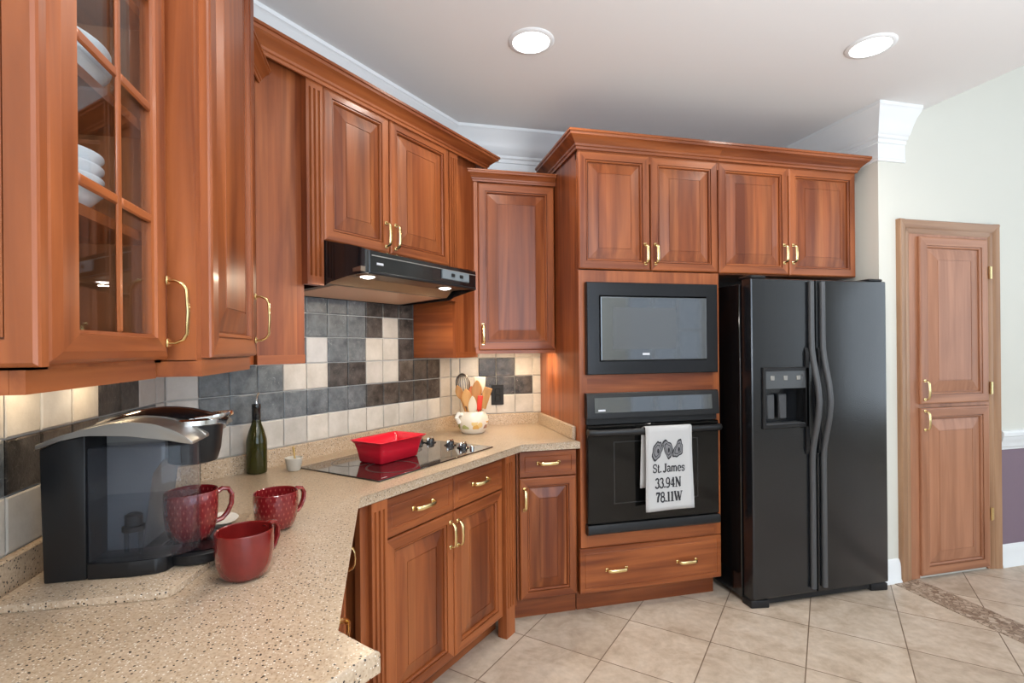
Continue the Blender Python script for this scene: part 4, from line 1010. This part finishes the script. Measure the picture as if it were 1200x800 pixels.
T.part('brew_head', MB().lathe([(.0, 1.168), (.040, 1.168), (.050, 1.172), (.058, 1.20), (.064, 1.262), (.064, 1.268), (0, 1.270)], (hx, hy, 0), 36, sx=1.05), BLACKS)
T.part('chrome_band', MB().lathe([(.064, 1.262), (.068, 1.265), (.068, 1.276), (.062, 1.280)], (hx, hy, 0), 36, sx=1.08, cap=False), CHROME)
lid = []
for i in range(17):
    t = i/16; x = -.655+.275*t; lid.append((x, 1.262+.046*sin(pi*min(1, t*.80+.12))))
bm = bmesh.new()
rowsv = []
for x, z in lid:
    t = (x+.655)/.275; hw = .062*(1-.55*max(0, t-.6)/.4*1.0)
    rowsv.append([bm.verts.new((x, hy+hw*cos(a), z-.030*(1-sin(a))*(1-.6*t))) for a in [pi*q/10 for q in range(11)]])
for i in range(len(rowsv)-1):
    for k in range(10): bm.faces.new((rowsv[i][k], rowsv[i][k+1], rowsv[i+1][k+1], rowsv[i+1][k]))
bm.faces.new(rowsv[0]); bm.faces.new(rowsv[-1][::-1])
for i in range(len(rowsv)-1): bm.faces.new((rowsv[i][0], rowsv[i+1][0], rowsv[i+1][10], rowsv[i][10]))
T.part('brew_lid', MB().bm(bm), BLACKG)
T.part('lid_handle', MB().tube([(-.455, hy-.045, 1.276), (-.405, hy-.040, 1.282), (-.382, hy-.015, 1.285), (-.378, hy+.015, 1.285), (-.405, hy+.040, 1.282), (-.455, hy+.045, 1.276)], .007, 8, ry=.004, side=(0, 0, 1)), CHROME)

# mugs
def mug(label, loc, handle_ang, mat, h=.112, r=.057):
    T = Thing('mug', label, 'mug', 'B', (loc[0], loc[1], loc[2]), 'red mugs')
    T.o.rotation_euler = (0, 0, handle_ang)
    k = r/.057; q = h/.112
    pf = [(0, .0), (.034*k, 0), (.040*k, .003), (.047*k, .013*q), (.0535*k, .034*q), (.0565*k, .062*q), (.0575*k, .088*q), (.0570*k, .110*q), (.0555*k, .112*q), (.0535*k, .110*q), (.0535*k, .088*q), (.050*k, .05*q), (.040*k, .016*q), (0, .010)]
    bo = MB().lathe(pf, (0, 0, 0), 40).build('cup', mat, T.o)
    hp = [(.054*k, 0, .098*q), (.066*k, 0, .105*q), (.080*k, 0, .102*q), (.088*k, 0, .088*q), (.087*k, 0, .066*q), (.078*k, 0, .046*q), (.066*k, 0, .034*q), (.051*k, 0, .030*q)]
    MB().tube(hp, .0085, 10, ry=.0060, side=(0, 1, 0)).build('handle', mat, T.o)
mug('smooth red mug in front of the stone slab, closest to the camera', (-.307, 1.272, CT+.0005), radians(54), MUG, .104, .060)
mug('red mug with raised lozenge pattern standing alone on the counter right of the coffee maker', (-.302, 1.592, CT+.0005), radians(44), MUGP, .104, .0585)
mug('patterned red mug standing on the drip tray of the coffee maker', (-.460, 1.420, z0+.030), radians(28), MUGP, .118, .058)

# white saucer behind the coffee maker
single('saucer', 'white saucer with a dark rim lying on the slab behind the coffee maker', 'saucer',
       MB().lathe([(0, 0), (.035, 0), (.055, .006), (.066, .011), (.067, .013), (.064, .013), (.050, .008), (0, .006)], (0, 0, 0), 36), CERW, (-.475, 1.625, SZ+.0008))

# bottle
T = Thing('oil_bottle', 'dark green glass oil bottle with a metal pourer beside the backsplash', 'bottle', 'B', (-.512, 2.325, CT+.0005))
o3 = (-.512, 2.325, CT+.0005)
T.part('glass_body', MB().lathe([(0, .004), (.030, 0), (.038, .003), (.0395, .010), (.0395, .125), (.038, .140), (.030, .172), (.020, .200), (.0155, .222), (.0150, .235), (0, .236)], o3, 40), BOTTLE)
T.part('neck_sleeve', MB().lathe([(.0160, .208), (.0168, .235), (.0165, .262), (.0175, .264), (.0175, .280), (.015, .284), (0, .284)], o3, 28), BLACKG)
T.part('pourer', MB().tube([(o3[0], o3[1], o3[2]+.282), (o3[0], o3[1], o3[2]+.305), (o3[0]+.004, o3[1]-.003, o3[2]+.318), (o3[0]+.012, o3[1]-.006, o3[2]+.330)], [.007, .005, .0045, .0035], 10), CHROME)

# salt cup and stick
single('salt_cup', 'small grey stone cup at the left corner of the cooktop', 'cup',
       MB().lathe([(0, 0), (.024, 0), (.027, .003), (.034, .046), (.0365, .052), (.034, .054), (.030, .046), (.024, .014), (0, .012)], (0, 0, 0), 32), STONEC, (-.372, 2.335, CT+.0005))
single('stirring_stick', 'short brass stick standing in the small stone cup', 'stick',
       MB().tube([(.010, .004, .0145), (.002, .004, .060), (-.002, .004, .098)], [.0035, .0035, .005], 8), GOLDS, (-.372, 2.335, CT+.0005))

# red loaf pan
T = Thing('loaf_pan', 'bright red rectangular baking dish sitting on the cooktop', 'baking dish', 'D', ((.018+2.432)/R2, (2.432-.018)/R2, CT+.0065))
pa, pd_ = (.018+2.432)/R2, (2.432-.018)/R2
def rrect(hx, hy, r, n=5):
    pts = []
    for cx, cyy, a0 in ((hx-r, hy-r, 0), (-hx+r, hy-r, pi/2), (-hx+r, -hy+r, pi), (hx-r, -hy+r, 1.5*pi)):
        for q in range(n): a = a0+pi/2*q/(n-1); pts.append((cx+r*cos(a), cyy+r*sin(a)))
    return pts
lev = [(.112, .063, .012, 0), (.118, .069, .014, .003), (.126, .078, .014, .050), (.134, .086, .014, .082), (.145, .097, .016, .094), (.148, .100, .016, .097), (.145, .097, .016, .099), (.132, .084, .014, .092), (.122, .074, .014, .060), (.112, .064, .012, .010)]
b = MB(); pts = []; m = 20
for hx_, hy_, r_, z_ in lev: pts += [(pa+x, pd_+y, CT+.0065+z_) for x, y in rrect(hx_, hy_, r_)]
fs = [(i*m+k, i*m+(k+1) % m, (i+1)*m+(k+1) % m, (i+1)*m+k) for i in range(len(lev)-1) for k in range(m)] + [tuple(range(m))[::-1], tuple(range((len(lev)-1)*m, len(lev)*m))]
b.add(pts, fs); T.part('dish', b, REDP, ang=60)

# utensil crock
o4 = Vector((.512, 3.085, CT+.0005))
T = Thing('utensil_crock', 'white round crock with a painted fruit band holding cooking utensils', 'crock', 'B', tuple(o4))
T.part('pot', MB().lathe([(0, 0), (.066, 0), (.070, .004), (.078, .016), (.090, .045), (.094, .070), (.088, .098), (.074, .118), (.066, .126), (.062, .128), (.060, .124), (.070, .110), (.084, .075), (.078, .04), (.06, .012), (0, .010)], tuple(o4), 44), CROCK, ang=60)
T.part('side_handle', MB().tube([o4+Vector((-.070, -.03, .112)), o4+Vector((-.094, -.045, .118)), o4+Vector((-.106, -.052, .098)), o4+Vector((-.088, -.04, .066))], .013, 10), CERW)
def utensil(name, label, dx, dy, top, build, mat, extra=None):
    """stick from the crock floor leaning to offset (dx,dy) at height top; build(head) adds the head at the top, in local axes"""
    q_ = .10 if abs(dx) > .08 else .40; base = o4+Vector((dx*q_, dy*q_, .016)); tip = o4+Vector((dx, dy, top))
    ax = (tip-base); L = ax.length; rot = ax.to_track_quat('Z', 'Y'); 
    b = MB(); build(b, L)
    M = Matrix.Translation(base) @ (Vector((0, 0, 1)).rotation_difference(ax.normalized())).to_matrix().to_4x4()
    T = Thing(name, label, 'utensil', 'B', tuple(base), 'cooking utensils in the crock')
    b.v = [tuple(M @ Vector(v)) for v in b.v]
    o = T.part('head' if False else 'body', b, mat, ang=60)
    return T, M, L
def spoon(w, l, thick=.006):
    def f(b, L):
        b.tube([(0, 0, 0), (0, 0, L-l)], [.006, .006], 8)
        n = 10
        b.tube([(0, .002*sin(pi*i/n), L-l-.01+(l+.01)*i/n) for i in range(n+1)], [max(.004, w*sin(pi*(.08+.90*i/n))**.7) for i in range(n+1)], 12, ry=[thick*.5+.001]*(n+1), side=(1, 0, 0))
    return f
def spat(w, l, thick=.004, round_=True):
    def f(b, L):
        b.tube([(0, 0, 0), (0, 0, L-l+.01)], [.006, .006], 8)
        b.box(-w, w, -thick, thick, L-l, L, .0035 if not round_ else .0038, seg=2)
    return f
fork_y = -.02
utensil('wooden_spoon', 'wooden spoon leaning furthest left in the crock', -.098, -.030, .285, spoon(.022, .075), SPW)
utensil('wooden_spoon', 'broad wooden spoon in front of the whisk in the crock', -.050, -.055, .265, spoon(.031, .095), SPW)
utensil('spatula', 'cream spatula standing at the back right of the crock', .052, .045, .328, spat(.036, .10), CREAMS)
utensil('wooden_turner', 'flat wooden turner leaning right in the crock', .088, -.045, .268, spat(.025, .13), SPW)
utensil('wooden_spoon', 'tall wooden spoon in the middle of the crock', .028, .0, .310, spoon(.032, .11), SPW)
utensil('wooden_spoon', 'orange stained wooden spoon beside the whisk in the crock', -.006, .012, .275, spoon(.030, .08), ORANGES)
utensil('ladle', 'pale oval ladle at the front of the crock', -.012, -.062, .222, spoon(.026, .11), CREAMS)
utensil('spatula', 'spatula with a red silicone blade at the front right of the crock', .040, -.040, .222, spat(.016, .09), REDS)
def whisk(b, L):
    b.tube([(0, 0, 0), (0, 0, L-.12)], [.007, .008], 10)
    for k in range(9):
        a = pi*k/9
        loop = []
        for q in range(25):
            t = -pi/2+2*pi*q/24
            u = cos(t)*.042; zz = L-.062+sin(t)*.060
            loop.append((u*cos(a), u*sin(a), zz))
        b.tube(loop, .0024, 6, cap=False)
utensil('whisk', 'grey wire balloon whisk rising highest in the crock', -.062, .030, .352, whisk, STEEL)

# outlet cover
T = Thing('outlet', 'black outlet cover plate on the back wall tiles right of the crock', 'outlet', 'B', (.717, YB-.006, 1.137))
T.part('plate', MB().box(.676, .758, YB-.012, YB-.0062, 1.072, 1.202, .002), BLACKM)
for z in (1.115, 1.160): T.part('socket', MB().box(.700, .734, YB-.0145, YB-.012, z-.017, z+.017, .004), BLACKM)
